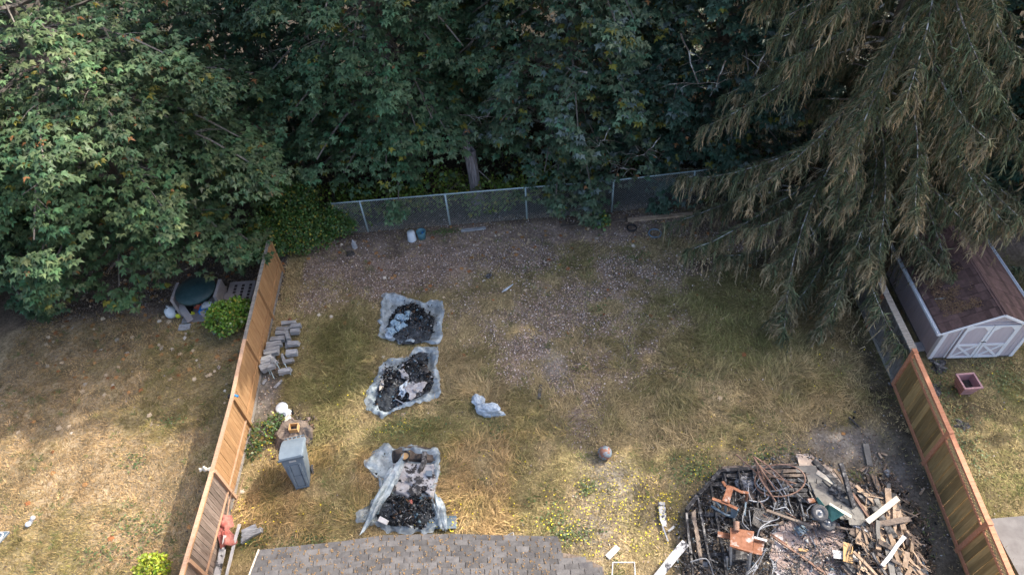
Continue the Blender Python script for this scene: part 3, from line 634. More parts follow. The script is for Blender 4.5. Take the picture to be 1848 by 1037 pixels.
# ---------------------------------------------------------------- spruces
def spruce(label, x, y, Ht, R0, seed, zlo=1.6, step=.5, nb=6, brown=.42, dens=1.0):
    global rng
    rng = np.random.default_rng(seed); rd = random.Random(seed)
    t = thing('spruce_tree', label, 'tree', (x, y, 0), 0, 'drooping spruces at the right'); lx = .0
    MB().tube([(x, y, -.1), (x, y, Ht * .5), (x, y, Ht)], [.32, .2, .02], 10).part('trunk', M['bark'], t, True)
    lim = MB(); A = []; D = []; SZ = []; C = []; z = zlo; CO = 0
    while z < Ht - .6:
        f = (z - zlo) / (Ht - zlo); rad = R0 * (1 - f) ** .85; a0 = rd.random() * 6.28; n = nb if f < .7 else 5
        for q in range(n):
            a = a0 + 6.283 * (q + rd.uniform(-.3, .3)) / n; l = rad * rd.uniform(.75, 1.15)
            u = np.array([math.cos(a), math.sin(a), 0]); perp = np.array([-math.sin(a), math.cos(a), 0])
            dr = rd.uniform(.5, .85) * (1.15 if z > 4 else .7); cv = rd.uniform(-.12, .12)
            def path(s, u=u, perp=perp, l=l, z=z, dr=dr, cv=cv): s = np.atleast_1d(s); return np.array([x, y, z]) + u * (l * s)[:, None] + perp * (cv * l * np.sin(s * 3))[:, None] + np.array([0, 0, 1]) * np.maximum(l * (.12 * s - dr * s ** 1.6 + .16 * s ** 5), -z + .55 + .25 * s + .12 * np.sin(a * 5 + s * 4))[:, None]
            mid = path(.75)[0]; px, py = PR(*mid)
            if x < 15 and ((1395 < px < 1500 and 130 < py < 265) or (1270 < px < 1400 and 200 < py < 290) or (rd.random() < .16 and z > 3)): continue
            coarse = py < -150 or px > 2000
            P6 = path(np.linspace(0, 1, 8)); lim.tube([tuple(v) for v in P6], [.030 * (1 - k / 8.0) + .005 for k in range(8)], 4, False)
            nt = int((l * 15 if not coarse else l * 6) * dens) + 4
            s = .18 + .86 * rng.random(nt); s = np.clip(s, 0, 1.02); p0 = path(s)
            tb = (rng.random(nt) < brown * (.45 + .8 * s) * (1.2 if z < 8 else .8))
            sd = np.where(rng.random(nt) < .5, -1, 1); ll = rng.uniform(.35, 1.0, nt) * (.55 + .55 * np.sin(np.clip(s, 0, 1) * 2.7)) * min(1.2, .45 + l * .16) * (1 if not coarse else 1.5)
            spread = rng.uniform(.0, .9, nt)
            # branchlet curve: sideways + forward, then hanging
            for k in range(nt):
                dirn = perp * sd[k] * spread[k] + u * rng.uniform(.1, .6); L2 = ll[k]
                m_ = 9 if not coarse else 4
                ss = np.linspace(.05, 1, m_)
                q_ = p0[k] + dirn * (L2 * (ss * .9 - .35 * ss * ss))[:, None] + np.array([0, 0, -1.]) * (L2 * ss ** 1.5)[:, None] * rng.uniform(.6, 1.1)
                tang = dirn * (.9 - .7 * ss)[:, None] + np.array([0, 0, -1.]) * (1.5 * ss ** .5)[:, None]
                rep = 3 if not coarse else 2
                Q = np.repeat(q_, rep, 0); TT = np.repeat(tang, rep, 0) * .9 + rng.normal(0, .5, (len(Q), 3)); TT[:, 2] -= .4; Q = Q + np.array([0, 0, .06]) * rng.random((len(Q), 1))
                A.append(Q); D.append(TT); SZ.append(np.full(len(Q), 1.0 if not coarse else 2.6) * rng.uniform(.14, .30, len(Q)))
                g = np.array([.095, .118, .062]) * rng.uniform(.45, 1.5); b = np.array([.40, .31, .19]) * rng.uniform(.55, 1.25)
                tt = np.repeat(ss, rep)[:, None]
                w = (np.clip(.15 + 1.0 * tt, 0, 1) if tb[k] else np.clip(tt * .5 - .25, 0, 1) * .8)
                C.append(g * (1 - w) + b * w)
                if not coarse and rng.random() < .35:
                    lim.tube([tuple(q_[0]), tuple(q_[4]), tuple(q_[8])], [.009, .006, .003], 3, False)
        z += step * rd.uniform(.75, 1.25) * (1 if z < 10 else 1.6)
    lim.part('limbs', M['lichen_bark'], t, kind='stuff')
    A = np.concatenate(A); D = nrm(np.concatenate(D)); SZ = np.concatenate(SZ)[:, None]; C = np.concatenate(C) * rng.uniform(.75, 1.25, (len(A), 1))
    sd = nrm(np.cross(D, rng.normal(0, 1, D.shape))); w = SZ * .062
    V = np.stack([A - sd * w, A + sd * w, A + D * SZ], 1).reshape(-1, 3)
    o = link('needles', npmesh('needles', V, np.arange(len(V)).reshape(-1, 3), M['needle'], np.repeat(C, 3, 0), origin=(x, y, 0)), t); o['kind'] = 'stuff'
    print('spruce', len(A))
spruce('tall drooping spruce with browning needles and lichen grey limbs hanging over the fence and shed', 11.1, 17.1, 22, 5.7, 31, dens=1.45)
spruce('second drooping spruce partly visible at the right edge behind the shed', 19.0, 19.0, 16, 3.8, 32, nb=5, brown=.45)
# ---------------------------------------------------------------- shrubs and understory
def shrub(name, label, cat, spots, base, size, n, seed, group=None, bright=0.0, kind=None, yel=.1, stems=True):
    """spots: (x, y, z, rx, ry, rz) leafy mounds of one plant"""
    global rng
    rng = np.random.default_rng(seed); rd = random.Random(seed)
    x, y = spots[0][:2]; t = thing(name, label, cat, (x, y, 0), 0, group); PP = []; NN = []
    for (a, b, c, rx, ry, rz) in spots:
        k = int(n * rx * max(ry, rz)); d = nrm(rng.normal(0, 1, (k, 3))); d[:, 2] = np.abs(d[:, 2]) - .25 * rng.random(k)
        r = .5 + .5 * rng.random(k) ** .5
        p = np.array([a, b, c]) + d * np.array([rx, ry, rz]) * r[:, None] * (.75 + .5 * fbm(d[:, 0] * 3 + a, d[:, 1] * 3 + d[:, 2] * 2, 1.5, seed % 30, 2))[:, None]
        PP.append(p); NN.append(d)
    P = np.concatenate(PP); D = np.concatenate(NN); ok = P[:, 2] > .03; P = P[ok]; D = D[ok]
    T = D * .6 + rng.normal(0, .6, P.shape); Nn = D + np.array([0, 0, .7]) + rng.normal(0, .4, P.shape)
    C = leafcol(len(P), base, .28, yel, bright, (.3, .26, .04), (.35, .4, .2))
    if stems:
        st = MB()
        for (a, b, c, rx, ry, rz) in spots:
            for _ in range(5):
                an = rd.random() * 6.28; st.tube([(a, b, 0), (a + math.cos(an) * rx * .4, b + math.sin(an) * ry * .4, c * .6 + rz * .3), (a + math.cos(an) * rx * .85, b + math.sin(an) * ry * .85, c + rz * .6)], [.02, .014, .006], 4, False)
        st.part('stems', M['bark'], t, kind='stuff')
    o = link('foliage', leafmesh('foliage', P, T, Nn, size * (.6 + .8 * rng.random(len(P))), C, M['leaf'], ST * [1, 1.2, 1], SQ, origin=(x, y, 0)), t); o['kind'] = 'stuff'
    return t
g = G(415, 600)
shrub('round_shrub', 'bright green rounded shrub beside the tan fence on the left lawn', 'shrub', [(g.x, g.y + .15, .5, .62, .6, .75), (g.x + .35, g.y + .4, .5, .5, .5, .6)], (.13, .24, .03), .085, 5200, 41, bright=.04)
g = G(545, 445)
shrub('bush', 'dark green spreading bush where the tan fence meets the chain link fence', 'bush', [(g.x, g.y, .5, 1.3, .8, 1.5), (g.x - 1.0, g.y - .4, .6, .8, .7, 1.5), (g.x + 1.3, g.y + .5, .4, .8, .5, 1.1), (g.x - .3, g.y + .9, 1.2, 1.2, .6, 1.3)], (.065, .13, .03), .085, 3300, 42)
g = G(293, 1025)
shrub('shrub', 'yellow green shrub at the foot of the fence, bottom left of the frame', 'shrub', [(g.x, g.y - .2, .4, .4, .4, .6)], (.30, .36, .03), .07, 5200, 43)
g = G(480, 785)
shrub('weed', 'green leafy weed growing by the fence beside the burnt stump', 'weed', [(g.x, g.y, .1, .45, .4, .45), (g.x + .25, g.y + .35, .05, .3, .3, .35), (g.x - .2, g.y - .5, .05, .25, .35, .3)], (.08, .14, .045), .075, 1500, 44)
g = G(1082, 412)
shrub('sapling', 'small leafy sapling growing at the foot of the chain link fence', 'sapling', [(g.x, g.y, .35, .35, .3, .45)], (.08, .15, .05), .12, 2600, 45)
US = [((-6.6, 20.4), 1.2, 1.5), ((-4.6, 20.3), 1.3, 1.3), ((-2.6, 20.6), 1.2, 1.6), ((-.6, 20.2), 1.2, 1.2), ((1.2, 20.5), 1.1, 1.5), ((3.0, 21.0), .9, 1.2), ((-8.8, 21.5), 1.2, 1.7), ((5.6, 21.2), 1.0, 1.1), ((-5.5, 22.6), 1.6, 2.0), ((0, 22.6), 1.5, 1.7), ((-11, 23.5), 1.6, 2.0), ((9, 20.6), 1.2, 1.5), ((10.8, 21.3), 1.3, 1.6), ((3, 26.5), 2.0, 2.0), ((-6.5, 26.5), 2.0, 2.2), ((10, 26.8), 2, 2.0), ((16, 17.9), 1.1, 1.3), ((18, 25), 2, 2)]
UL = ['yellow green undergrowth shrub behind the left end of the chain link fence', 'leafy undergrowth shrub behind the second chain link panel', 'tall yellow green shrub left of the grey snag', 'low shrub behind the middle chain link post', 'bushy undergrowth shrub right of the grey snag', 'small dark shrub under the bluish tree', 'dark shrub in the corner between the yards', 'dark shrub behind the right chain link panel', 'shaded shrub under the layered boughs', 'shaded shrub below the bluish tree, behind the snag', 'shaded shrub under the large sunlit tree', 'dark shrub left of the spruce skirts', 'dark shrub behind the spruce', 'shaded shrub deep in the woods, top centre', 'shaded shrub deep in the woods, top left', 'shaded shrub deep in the woods near the spruce', 'dark green shrub behind the garden shed', 'shaded shrub deep in the woods, top right']
for k, ((x, y), r, h) in enumerate(US):
    shrub('undergrowth_shrub', UL[k], 'shrub', [(x, y, h * .35, r, r * .8, h * .65), (x + r * .6, y + .3, h * .25, r * .7, r * .6, h * .5)], (.12, .18, .03) if k < 5 else (.06, .10, .03), .12, 520 if k < 8 else 260, 50 + k, 'undergrowth shrubs along the woods', yel=.06)
# bare twigs over the bluish tree and the shaded crown
def bare(label, pts, r, seed, name='bare_branch'):
    rd = random.Random(seed); mb = MB(); P = [Vector(G(*p)) for p in pts]
    n = 10; path = []
    for i_ in range(n + 1):
        f = i_ / n * (len(P) - 1); k = min(int(f), len(P) - 2); path.append(P[k].lerp(P[k + 1], f - k) + Vector((rd.uniform(-.05, .05), rd.uniform(-.05, .05), rd.uniform(-.05, .05))))
    mb.tube(path, [r * (1 - .75 * i_ / n) for i_ in range(n + 1)], 5)
    for _ in range(9):
        k = rd.randrange(2, n); d = Vector((rd.uniform(-1, 1), rd.uniform(-1, .3), rd.uniform(-.5, .3))).normalized() * rd.uniform(.25, .7)
        mb.tube([path[k], path[k] + d * .5 + Vector((0, 0, .05)), path[k] + d], [r * .45, r * .3, r * .15], 4)
    tag(mb.part(name, M['lichen_bark'], None, kind=None), label, 'branch', 'bare twigs poking out of the crowns')
for k, (pts, r, L_) in enumerate([([(1060, 130, 6), (960, 118, 5.2), (880, 105, 4.6)], .035, 'bare forked branch reaching left over the bluish tree'),
    ([(1230, 60, 7), (1260, 150, 6), (1200, 155, 5.2)], .03, 'bare curved branch near the top between tree and spruce'),
    ([(1310, 110, 6.5), (1290, 160, 5.5), (1230, 155, 4.6)], .03, 'bare branch sweeping down over the dark teal tree'),
    ([(1400, 60, 7.5), (1360, 140, 6), (1330, 170, 5)], .03, 'bare branch beside the left flank of the spruce'),
    ([(1100, 230, 4.2), (1080, 262, 3.8), (1040, 225, 3.5)], .02, 'thin bare twig hanging over the bluish crown'),
    ([(1190, 250, 4), (1160, 280, 3.6), (1110, 275, 3.4)], .02, 'thin arched bare twig above the chain link fence'),
    ([(1150, 308, 3), (1110, 298, 3), (1080, 285, 3.2)], .018, 'pale bare twig just above the fence top rail'),
    ([(1060, 20, 6.5), (1150, 40, 6), (1180, 50, 5.6)], .03, 'bare branch along the top edge left of the spruce'),
    ([(170, 180, 5), (185, 250, 4), (150, 330, 3)], .03, 'pale bare branch in the dark gap of the large crown'),
    ([(830, 205, 4.5), (870, 215, 4.2), (905, 208, 4)], .018, 'pale bare twig left of the bluish crown'),
    ([(1480, 60, 8), (1440, 35, 7.4), (1390, 25, 7)], .04, 'long lichen covered branch crossing the top of the spruce')]):
    bare(L_, pts, r, 90 + k)
# dead snag behind the fence
def snag():
    b = G(862, 362); t = thing('dead_snag', 'broken grey dead tree trunk standing just behind the chain link fence', 'dead tree', (b.x, b.y, 0)); mb = MB(); n = 14; rd = random.Random(5)
    for k, (r, z) in enumerate([(.34, 0), (.28, .5), (.26, 1.0), (.26, 1.6), (.25, 2.1)]):
        for q in range(n):
            a = 6.283 * q / n; rr = r * (1 + .22 * math.sin(q * 2.7) * (1 if q % 2 else -.6)); mb.v.append((b.x + math.cos(a) * rr * .8 - z * .03, b.y + math.sin(a) * rr, z + (rd.uniform(-.25, .35) if k == 4 else 0)))
    for k in range(4):
        for q in range(n): a_ = k * n + q; b_ = k * n + (q + 1) % n; mb.f.append((a_, b_, b_ + n, a_ + n))
    mb.f.append(tuple(range(4 * n, 5 * n))); mb.part('trunk', M['snag'], t)
    MB().tube([(b.x - .1, b.y + .1, 1.4), (b.x - .2, b.y + .25, 2.6), (b.x - .1, b.y + .3, 3.3)], [.16, .15, .10], 8).part('broken_top', M['snag'], t)
    MB().tube([(b.x, b.y, 1.7), (b.x + .5, b.y - .2, 1.2), (b.x + .9, b.y - .3, .6)], [.03, .02, .01], 5).part('limb', M['bark'], t)
snag()
# ---------------------------------------------------------------- grass, litter, flowers
rng = np.random.default_rng(77)
def inside(px_poly):
    P = [G(*p) for p in px_poly]
    def f(x, y):
        c = np.zeros(len(x), bool); j = len(P) - 1
        for i_ in range(len(P)):
            a, b = P[i_], P[j]; w = ((a.y > y) != (b.y > y)) & (x < (b.x - a.x) * (y - a.y) / (b.y - a.y + 1e-9) + a.x); c ^= w; j = i_
        return c
    return f
SH1 = [(691, 535), (713, 534), (760, 550), (790, 545), (800, 549), (802, 570), (798, 588), (802, 613), (788, 627), (770, 620), (725, 625), (700, 617), (680, 611), (688, 600), (685, 583)]
SH2 = [(788, 627), (792, 633), (790, 670), (797, 695), (795, 715), (760, 730), (715, 745), (689, 758), (663, 742), (656, 725), (673, 695), (690, 660), (699, 655), (723, 644), (740, 643), (760, 629)]
SH3 = [(696, 803), (672, 820), (656, 838), (661, 849), (686, 869), (686, 886), (669, 915), (644, 934), (645, 946), (669, 948), (686, 953), (700, 962), (780, 966), (797, 948), (798, 938), (790, 915), (782, 900), (790, 873), (797, 819), (790, 812), (745, 806), (716, 812)]
DECK = [(1225, 925), (1297, 848), (1438, 820), (1460, 818), (1560, 885), (1600, 870), (1660, 950), (1690, 1040), (1215, 1045)]
FR = [(1225, 925), (1297, 848), (1438, 820), (1460, 818), (1560, 885), (1600, 960), (1610, 1040), (1215, 1045)]
excl = [inside(p) for p in (SH1, SH2, SH3, DECK)]
def blocked(x, y):
    b = np.zeros(len(x), bool)
    for f in excl: b |= f(x, y)
    b |= (x > 11.9) & (x < 15.2) & (y > 11.4) & (y < 15.3); b |= (x > G(1780, 938).x) & (y < G(1780, 938).y)
    return b
def blades(x, y, ln, wd, lean, flow, C, name, label, tri=False):
    N = len(x); a = flow + rng.normal(0, .55, N); el = lean + rng.normal(0, .22, N); d = np.stack([np.cos(a) * np.cos(el), np.sin(a) * np.cos(el), np.sin(el).clip(.05)], 1)
    side = np.stack([-np.sin(a), np.cos(a), 0 * a], 1) * (wd / 2)[:, None]; z = gz(x, y)
    P = np.stack([x, y, z], 1); mid = P + d * (ln * .55)[:, None]; d2 = d.copy(); d2[:, 2] = d2[:, 2] * .2; tip = mid + d2 * (ln * .5)[:, None]
    if tri:
        o = link(name, npmesh(name, np.stack([P - side, P + side, tip], 1).reshape(-1, 3), np.arange(N * 3).reshape(-1, 3), M['grass'], np.repeat(C, 3, 0))); tag(o, label, 'grass', kind='stuff'); return
    V = np.stack([P - side, P + side, mid + side * .8, mid - side * .8, tip], 1)
    F4 = np.arange(N)[:, None] * 5
    Fa = np.concatenate([F4 + np.array([0, 1, 2]), F4 + np.array([0, 2, 3]), F4 + np.array([3, 2, 4])])
    o = link(name, npmesh(name, V.reshape(-1, 3), Fa, M['grass'], np.repeat(C, 5, 0))); tag(o, label, 'grass', kind='stuff')
def scatter(n, x0=-17, x1=17, y0=5, y1=19.5):
    x = rng.uniform(x0, x1, n); y = rng.uniform(y0, y1, n); px, py = PR(x, y, 0 * x); ok = (px > -40) & (px < 1890) & (py < 1075) & (py > 330) & ~blocked(x, y); return x[ok], y[ok]
def grasscol(x, y, gold=.0):
    lit, green, dark, ash, left, right, yard = zones(x, y); N = len(x)
    s = np.array([.48, .36, .19]); g = np.array([.21, .205, .07]); w = np.clip(green * .9 + rng.normal(0, .18, N), 0, 1)[:, None]
    c = s * (1 - w) + g * w; c = np.where((left)[:, None], c * np.array([1.0, .90, .86]), c)
    return c * (.4 + .95 * rng.random((N, 1))) * (.7 + .6 * fbm(x, y, 2.5, 33, 3))[:, None]
x, y = scatter(330000)
lit, green, dark, ash, left, right, yard = zones(x, y)
keep = rng.random(len(x)) > np.clip(lit * .88 + dark * .9 + ash * .75, 0, .96) + left * .25
x, y = x[keep], y[keep]; fl = fbm(x, y, .35, 50, 2) * 14
blades(x, y, rng.uniform(.05, .15, len(x)), rng.uniform(.014, .03, len(x)), .55, fl + rng.normal(0, .8, len(x)), grasscol(x, y), 'short_grass', 'short dry grass covering the lawns', True)
TALL = [(1300, 650, 3.4, 1.9), (1180, 700, 1.6, 1.3), (1440, 640, 1.6, 1.2), (600, 690, 1.3, .9), (590, 640, .7, 1.2), (880, 745, 2.0, .9), (560, 910, 1.7, .8), (500, 890, .9, .9), (740, 785, 1.9, .45), (620, 810, 1.1, .9), (860, 860, 1.0, 1.1), (630, 850, .8, .9), (900, 930, .7, .5), (1260, 560, 1.6, .6), (560, 720, .6, .5), (830, 680, .8, 1.2), (640, 620, .6, 1.2), (1500, 700, .7, .9)]
x, y = scatter(260000, -8, 10.6, 5.6, 17); w = np.zeros(len(x))
for b in TALL: w = np.maximum(w, blob(x, y, *b))
cl = fbm(x, y, 1.3, 60, 3); w = w * sm(cl, .34, .56) * (1 - .8 * sm(zones(x, y)[2], .3, .9)); k = rng.random(len(x)) < w * .75; x, y = x[k], y[k]
fl = fbm(x, y, .45, 51, 2) * 16; c = grasscol(x, y); gold = (y < 10.3)[:, None] & (x < 2)[:, None]; c = np.where(gold, c * np.array([1.15, 1.05, .95]), c)
blades(x, y, rng.uniform(.14, .42, len(x)), rng.uniform(.009, .022, len(x)), .55, fl + rng.normal(0, .6, len(x)), c, 'tall_grass', 'tall matted dry grass in the weedy yard')
print('tall', len(x))
x, y = scatter(9000); Z = zones(x, y); k = rng.random(len(x)) > np.clip(Z[0] * .75 + Z[2] * .9 + Z[3] * .6, 0, .97); x, y = x[k], y[k]; k = fbm(x, y, .9, 64, 3) > .45; x, y = x[k], y[k]
nb_ = 14; N = len(x); rr = rng.uniform(.02, .16, (N, 1)); cc = grasscol(x, y) * rng.uniform(.6, 1.35, (N, 1)); gn = rng.random(N) < .16; cc[gn] = np.array([.13, .17, .055]) * rng.uniform(.7, 1.3, (int(gn.sum()), 1))
a = rng.random((N, nb_)) * 6.283; tx = (x[:, None] + np.cos(a) * rr * rng.random((N, nb_))).ravel(); ty = (y[:, None] + np.sin(a) * rr * rng.random((N, nb_))).ravel()
blades(tx, ty, (rr * .9 + .07).repeat(nb_, 1).ravel() * rng.uniform(.6, 1.3, N * nb_), rng.uniform(.010, .022, N * nb_), .75, a.ravel(), np.repeat(cc, nb_, 0), 'grass_tufts', 'separate dry and green grass tufts dotted over the lawns', True)
# litter flakes
def flakes(x, y, sz, C, name, label, mt='litter', lift=.02, tilt=.5):
    N = len(x); P = np.stack([x, y, gz(x, y) + lift * rng.random(N) + .006], 1); a = rng.random(N) * 6.283
    T = np.stack([np.cos(a), np.sin(a), rng.normal(0, tilt * .5, N)], 1); Nn = np.stack([rng.normal(0, tilt, N), rng.normal(0, tilt, N), np.ones(N)], 1)
    o = link(name, leafmesh(name, P, T, Nn, sz, C, M[mt], ST * [1, 1.2, 1.5], SQ)); tag(o, label, 'leaf litter', kind='stuff')
x, y = scatter(260000, -17, 16, 6, 19.6); Z = zones(x, y); k = rng.random(len(x)) < np.clip(Z[0] * .95 * ((y < 19.6)) + Z[3] * .22 + .02, 0, 1) * (.35 + .65 * (y < 17.8)); x, y = x[k], y[k]
pal = np.array([(.37, .27, .21), (.25, .175, .13), (.50, .43, .39), (.17, .11, .08), (.42, .29, .18), (.33, .28, .26)])
C = pal[rng.choice(6, len(x), p=[.26, .22, .14, .2, .08, .10])] * (.55 + .5 * rng.random((len(x), 1)))
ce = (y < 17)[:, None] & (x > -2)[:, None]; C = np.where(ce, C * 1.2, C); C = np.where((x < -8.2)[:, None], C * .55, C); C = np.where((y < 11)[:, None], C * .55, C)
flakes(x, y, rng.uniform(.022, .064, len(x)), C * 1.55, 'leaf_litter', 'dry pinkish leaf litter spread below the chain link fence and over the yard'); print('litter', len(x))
x, y = scatter(2600, -16, 13, 8, 19.3); d = fbm(x, y, .6, 71); k = rng.random(len(x)) < np.where(x < -8.2, sm(y, 11, 16.5) * .9 + .05, sm(y, 12, 18) * .28 + .02); x, y = x[k], y[k]
C = np.array([(.42, .22, .09), (.34, .14, .06), (.55, .42, .28), (.6, .52, .42)])[rng.choice(4, len(x), p=[.35, .25, .25, .15])]
N = len(x); P = np.stack([x, y, gz(x, y) + .03], 1); a = rng.random(N) * 6.28
o = link('fallen_leaves', leafmesh('fallen_leaves', P, np.stack([np.cos(a), np.sin(a), 0 * a], 1), np.stack([rng.normal(0, .4, N), rng.normal(0, .4, N), np.ones(N)], 1), rng.uniform(.09, .2, N), C * (.6 + .5 * rng.random((N, 1))), M['litter'])); tag(o, 'orange and tan fallen maple leaves scattered on the lawns', 'leaves', kind='stuff')
# woodland floor behind the fence
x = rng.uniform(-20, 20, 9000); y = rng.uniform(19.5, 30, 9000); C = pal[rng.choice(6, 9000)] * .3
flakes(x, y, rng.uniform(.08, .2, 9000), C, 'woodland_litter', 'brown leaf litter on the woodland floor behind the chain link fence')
# broad green weeds and yellow flowers
fx = []; fy = []
for px, py, rx, ry, n in [(1090, 920, 2.0, .9, 230), (1140, 890, .7, .8, 50), (1270, 850, .7, .5, 40), (1000, 950, .9, .5, 50), (810, 945, .5, .5, 50), (720, 775, .8, .3, 22), (1060, 872, .3, .3, 10), (480, 810, .3, .9, 28), (430, 935, .5, .5, 26), (1380, 810, 1.2, .4, 26), (640, 700, 1.0, .9, 18), (880, 850, 1.6, .8, 22), (900, 760, 1.2, .6, 10), (1500, 640, 1.4, 1.2, 16), (520, 950, 1.4, .4, 22), (1130, 980, 1.2, .4, 60), (1195, 930, .5, .9, 60), (1300, 760, 2.4, .7, 10), (1770, 720, 1.0, 1.0, 8)]:
    g = G(px, py); fx.append(g.x + rng.normal(0, rx * .6, n)); fy.append(g.y + rng.normal(0, ry * .6, n))
fx = np.concatenate(fx); fy = np.concatenate(fy); N = len(fx); V = []; F_ = []
k5 = np.arange(5) * 2 * np.pi / 5
r = rng.uniform(.010, .021, N); z = gz(fx, fy) + rng.uniform(.08, .22, N); ti = rng.normal(0, .35, (N, 2))
V = np.stack([np.stack([fx + np.cos(a) * r, fy + np.sin(a) * r, z + (np.cos(a) * ti[:, 0] + np.sin(a) * ti[:, 1]) * r], 1) for a in k5], 1).reshape(-1, 3)
o = link('yellow_flowers', npmesh('yellow_flowers', V, np.arange(N * 5).reshape(-1, 5), M['flower'])); tag(o, 'small yellow weed flowers scattered through the dry grass', 'flowers', kind='stuff')
wx = []; wy = []
for px, py, rx, ry, n in [(1060, 880, .25, .25, 60), (900, 775, .3, .3, 60), (1260, 850, .6, .4, 200), (1080, 560, .3, .2, 30), (1400, 815, .5, .3, 80), (1370, 830, .3, .2, 60), (455, 970, .4, .25, 160), (740, 770, .8, .3, 130), (240, 950, .8, .6, 90), (190, 1000, .8, .4, 70), (280, 960, .5, .5, 60), (250, 830, .3, .3, 40), (1150, 465, .5, .3, 60), (1000, 935, .5, .5, 100), (1030, 965, .5, .2, 120), (800, 420, .6, .15, 120), (560, 980, .4, .2, 80), (310, 760, .3, .2, 30), (1050, 665, .2, .1, 25), (1250, 680, .4, .2, 60), (1700, 700, .6, .8, 120), (1800, 680, .6, .6, 150), (1740, 800, .6, .8, 160), (1640, 960, .5, .7, 100), (1545, 870, .4, .3, 60)]:
    g = G(px, py); wx.append(g.x + rng.normal(0, rx * .6, n * 2)); wy.append(g.y + rng.normal(0, ry * .6, n * 2))
wx = np.concatenate(wx); wy = np.concatenate(wy); k = ~blocked(wx, wy); wx, wy = wx[k], wy[k]; N = len(wx); a = rng.random(N) * 6.28
o = link('green_weeds', leafmesh('green_weeds', np.stack([wx, wy, gz(wx, wy) + rng.random(N) * .08], 1), np.stack([np.cos(a), np.sin(a), .3 + 0 * a], 1), np.stack([rng.normal(0, .4, N), rng.normal(0, .4, N), np.ones(N)], 1), rng.uniform(.03, .085, N), leafcol(N, (.11, .15, .05)), M['leaf'], ST, SQ)); tag(o, 'low green weeds in patches on the lawns', 'weeds', kind='stuff')
# ================================================================ objects in the yard
rng = np.random.default_rng(123)
def radial(name, mt, outline, z_fn, parent=None, rings=26, seg=160, center=None, label=None, smooth=True, solid=0.0):
    """a sheet filling the outline (pixel polygon on the ground); z_fn(x, y, t) with t = 0 centre .. 1 edge"""
    P = [G(*p) for p in outline]; per = [0]
    for i_ in range(len(P)): per.append(per[-1] + (P[(i_ + 1) % len(P)] - P[i_]).length)
    tt = np.linspace(0, per[-1], seg, endpoint=False); X = np.interp(tt, per, [p.x for p in P] + [P[0].x]); Y = np.interp(tt, per, [p.y for p in P] + [P[0].y])
    cx, cy = (X.mean(), Y.mean()) if center is None else tuple(G(*center))[:2]
    r = (np.arange(rings) + 1) / rings
    gx_ = cx + (X - cx)[None] * r[:, None]; gy_ = cy + (Y - cy)[None] * r[:, None]; t = np.repeat(r, seg)
    if 'sheet' == name: jx = (fbm(X, Y, 5, 3, 3) - .5) * .22; jy = (fbm(X, Y, 5, 8, 3) - .5) * .22; gx_ = gx_ + jx[None] * r[:, None] ** 6; gy_ = gy_ + jy[None] * r[:, None] ** 6
    gx_ = np.concatenate([[cx], gx_.ravel()]); gy_ = np.concatenate([[cy], gy_.ravel()]); t = np.concatenate([[0], t])
    z = gz(gx_, gy_) + z_fn(gx_, gy_, t); V = np.stack([gx_, gy_, z], 1)
    F_ = [(0, 1 + k, 1 + (k + 1) % seg) for k in range(seg)]
    for i_ in range(rings - 1):
        for k in range(seg): a = 1 + i_ * seg + k; b = 1 + i_ * seg + (k + 1) % seg; F_.append((a, a + seg, b + seg, b))
    mb = MB(); mb.v = [tuple(v) for v in V]; mb.f = F_
    o = mb.part(name, mt, parent, smooth)
    if solid: md = o.modifiers.new('solid', 'SOLIDIFY'); md.thickness = solid
    if label: o['label'] = label
    return o
def shards(n, inside_fn, box, zf, pal, p, size, name, label, cat='debris', parent=None, mt='chips', flat=.6):
    x = rng.uniform(box[0], box[1], n); y = rng.uniform(box[2], box[3], n); k = inside_fn(x, y); x, y = x[k], y[k]; N = len(x)
    C = np.array(pal)[rng.choice(len(pal), N, p=p)] * (.6 + .7 * rng.random((N, 1))); s = size[0] + (size[1] - size[0]) * rng.random(N) ** 3
    c = np.stack([x, y, zf(x, y)], 1); V = c[:, None, :] + rng.normal(0, 1, (N, 4, 3)) * s[:, None, None] * np.array([1, 1, flat]) * .6
    F_ = (np.array([(0, 1, 2), (0, 3, 1), (1, 3, 2), (0, 2, 3)])[None] + np.arange(N)[:, None, None] * 4).reshape(-1, 3)
    o = link(name, npmesh(name, V.reshape(-1, 3), F_, M[mt], np.repeat(C, 4, 0), origin=parent.location if parent else None), parent); o['kind'] = 'stuff'
    if not parent: tag(o, label, cat)
    return o
BLK, GRY, WHT, BLU, BRN = (.012, .013, .015), (.14, .145, .15), (.5, .5, .52), (.12, .2, .26), (.13, .08, .05)
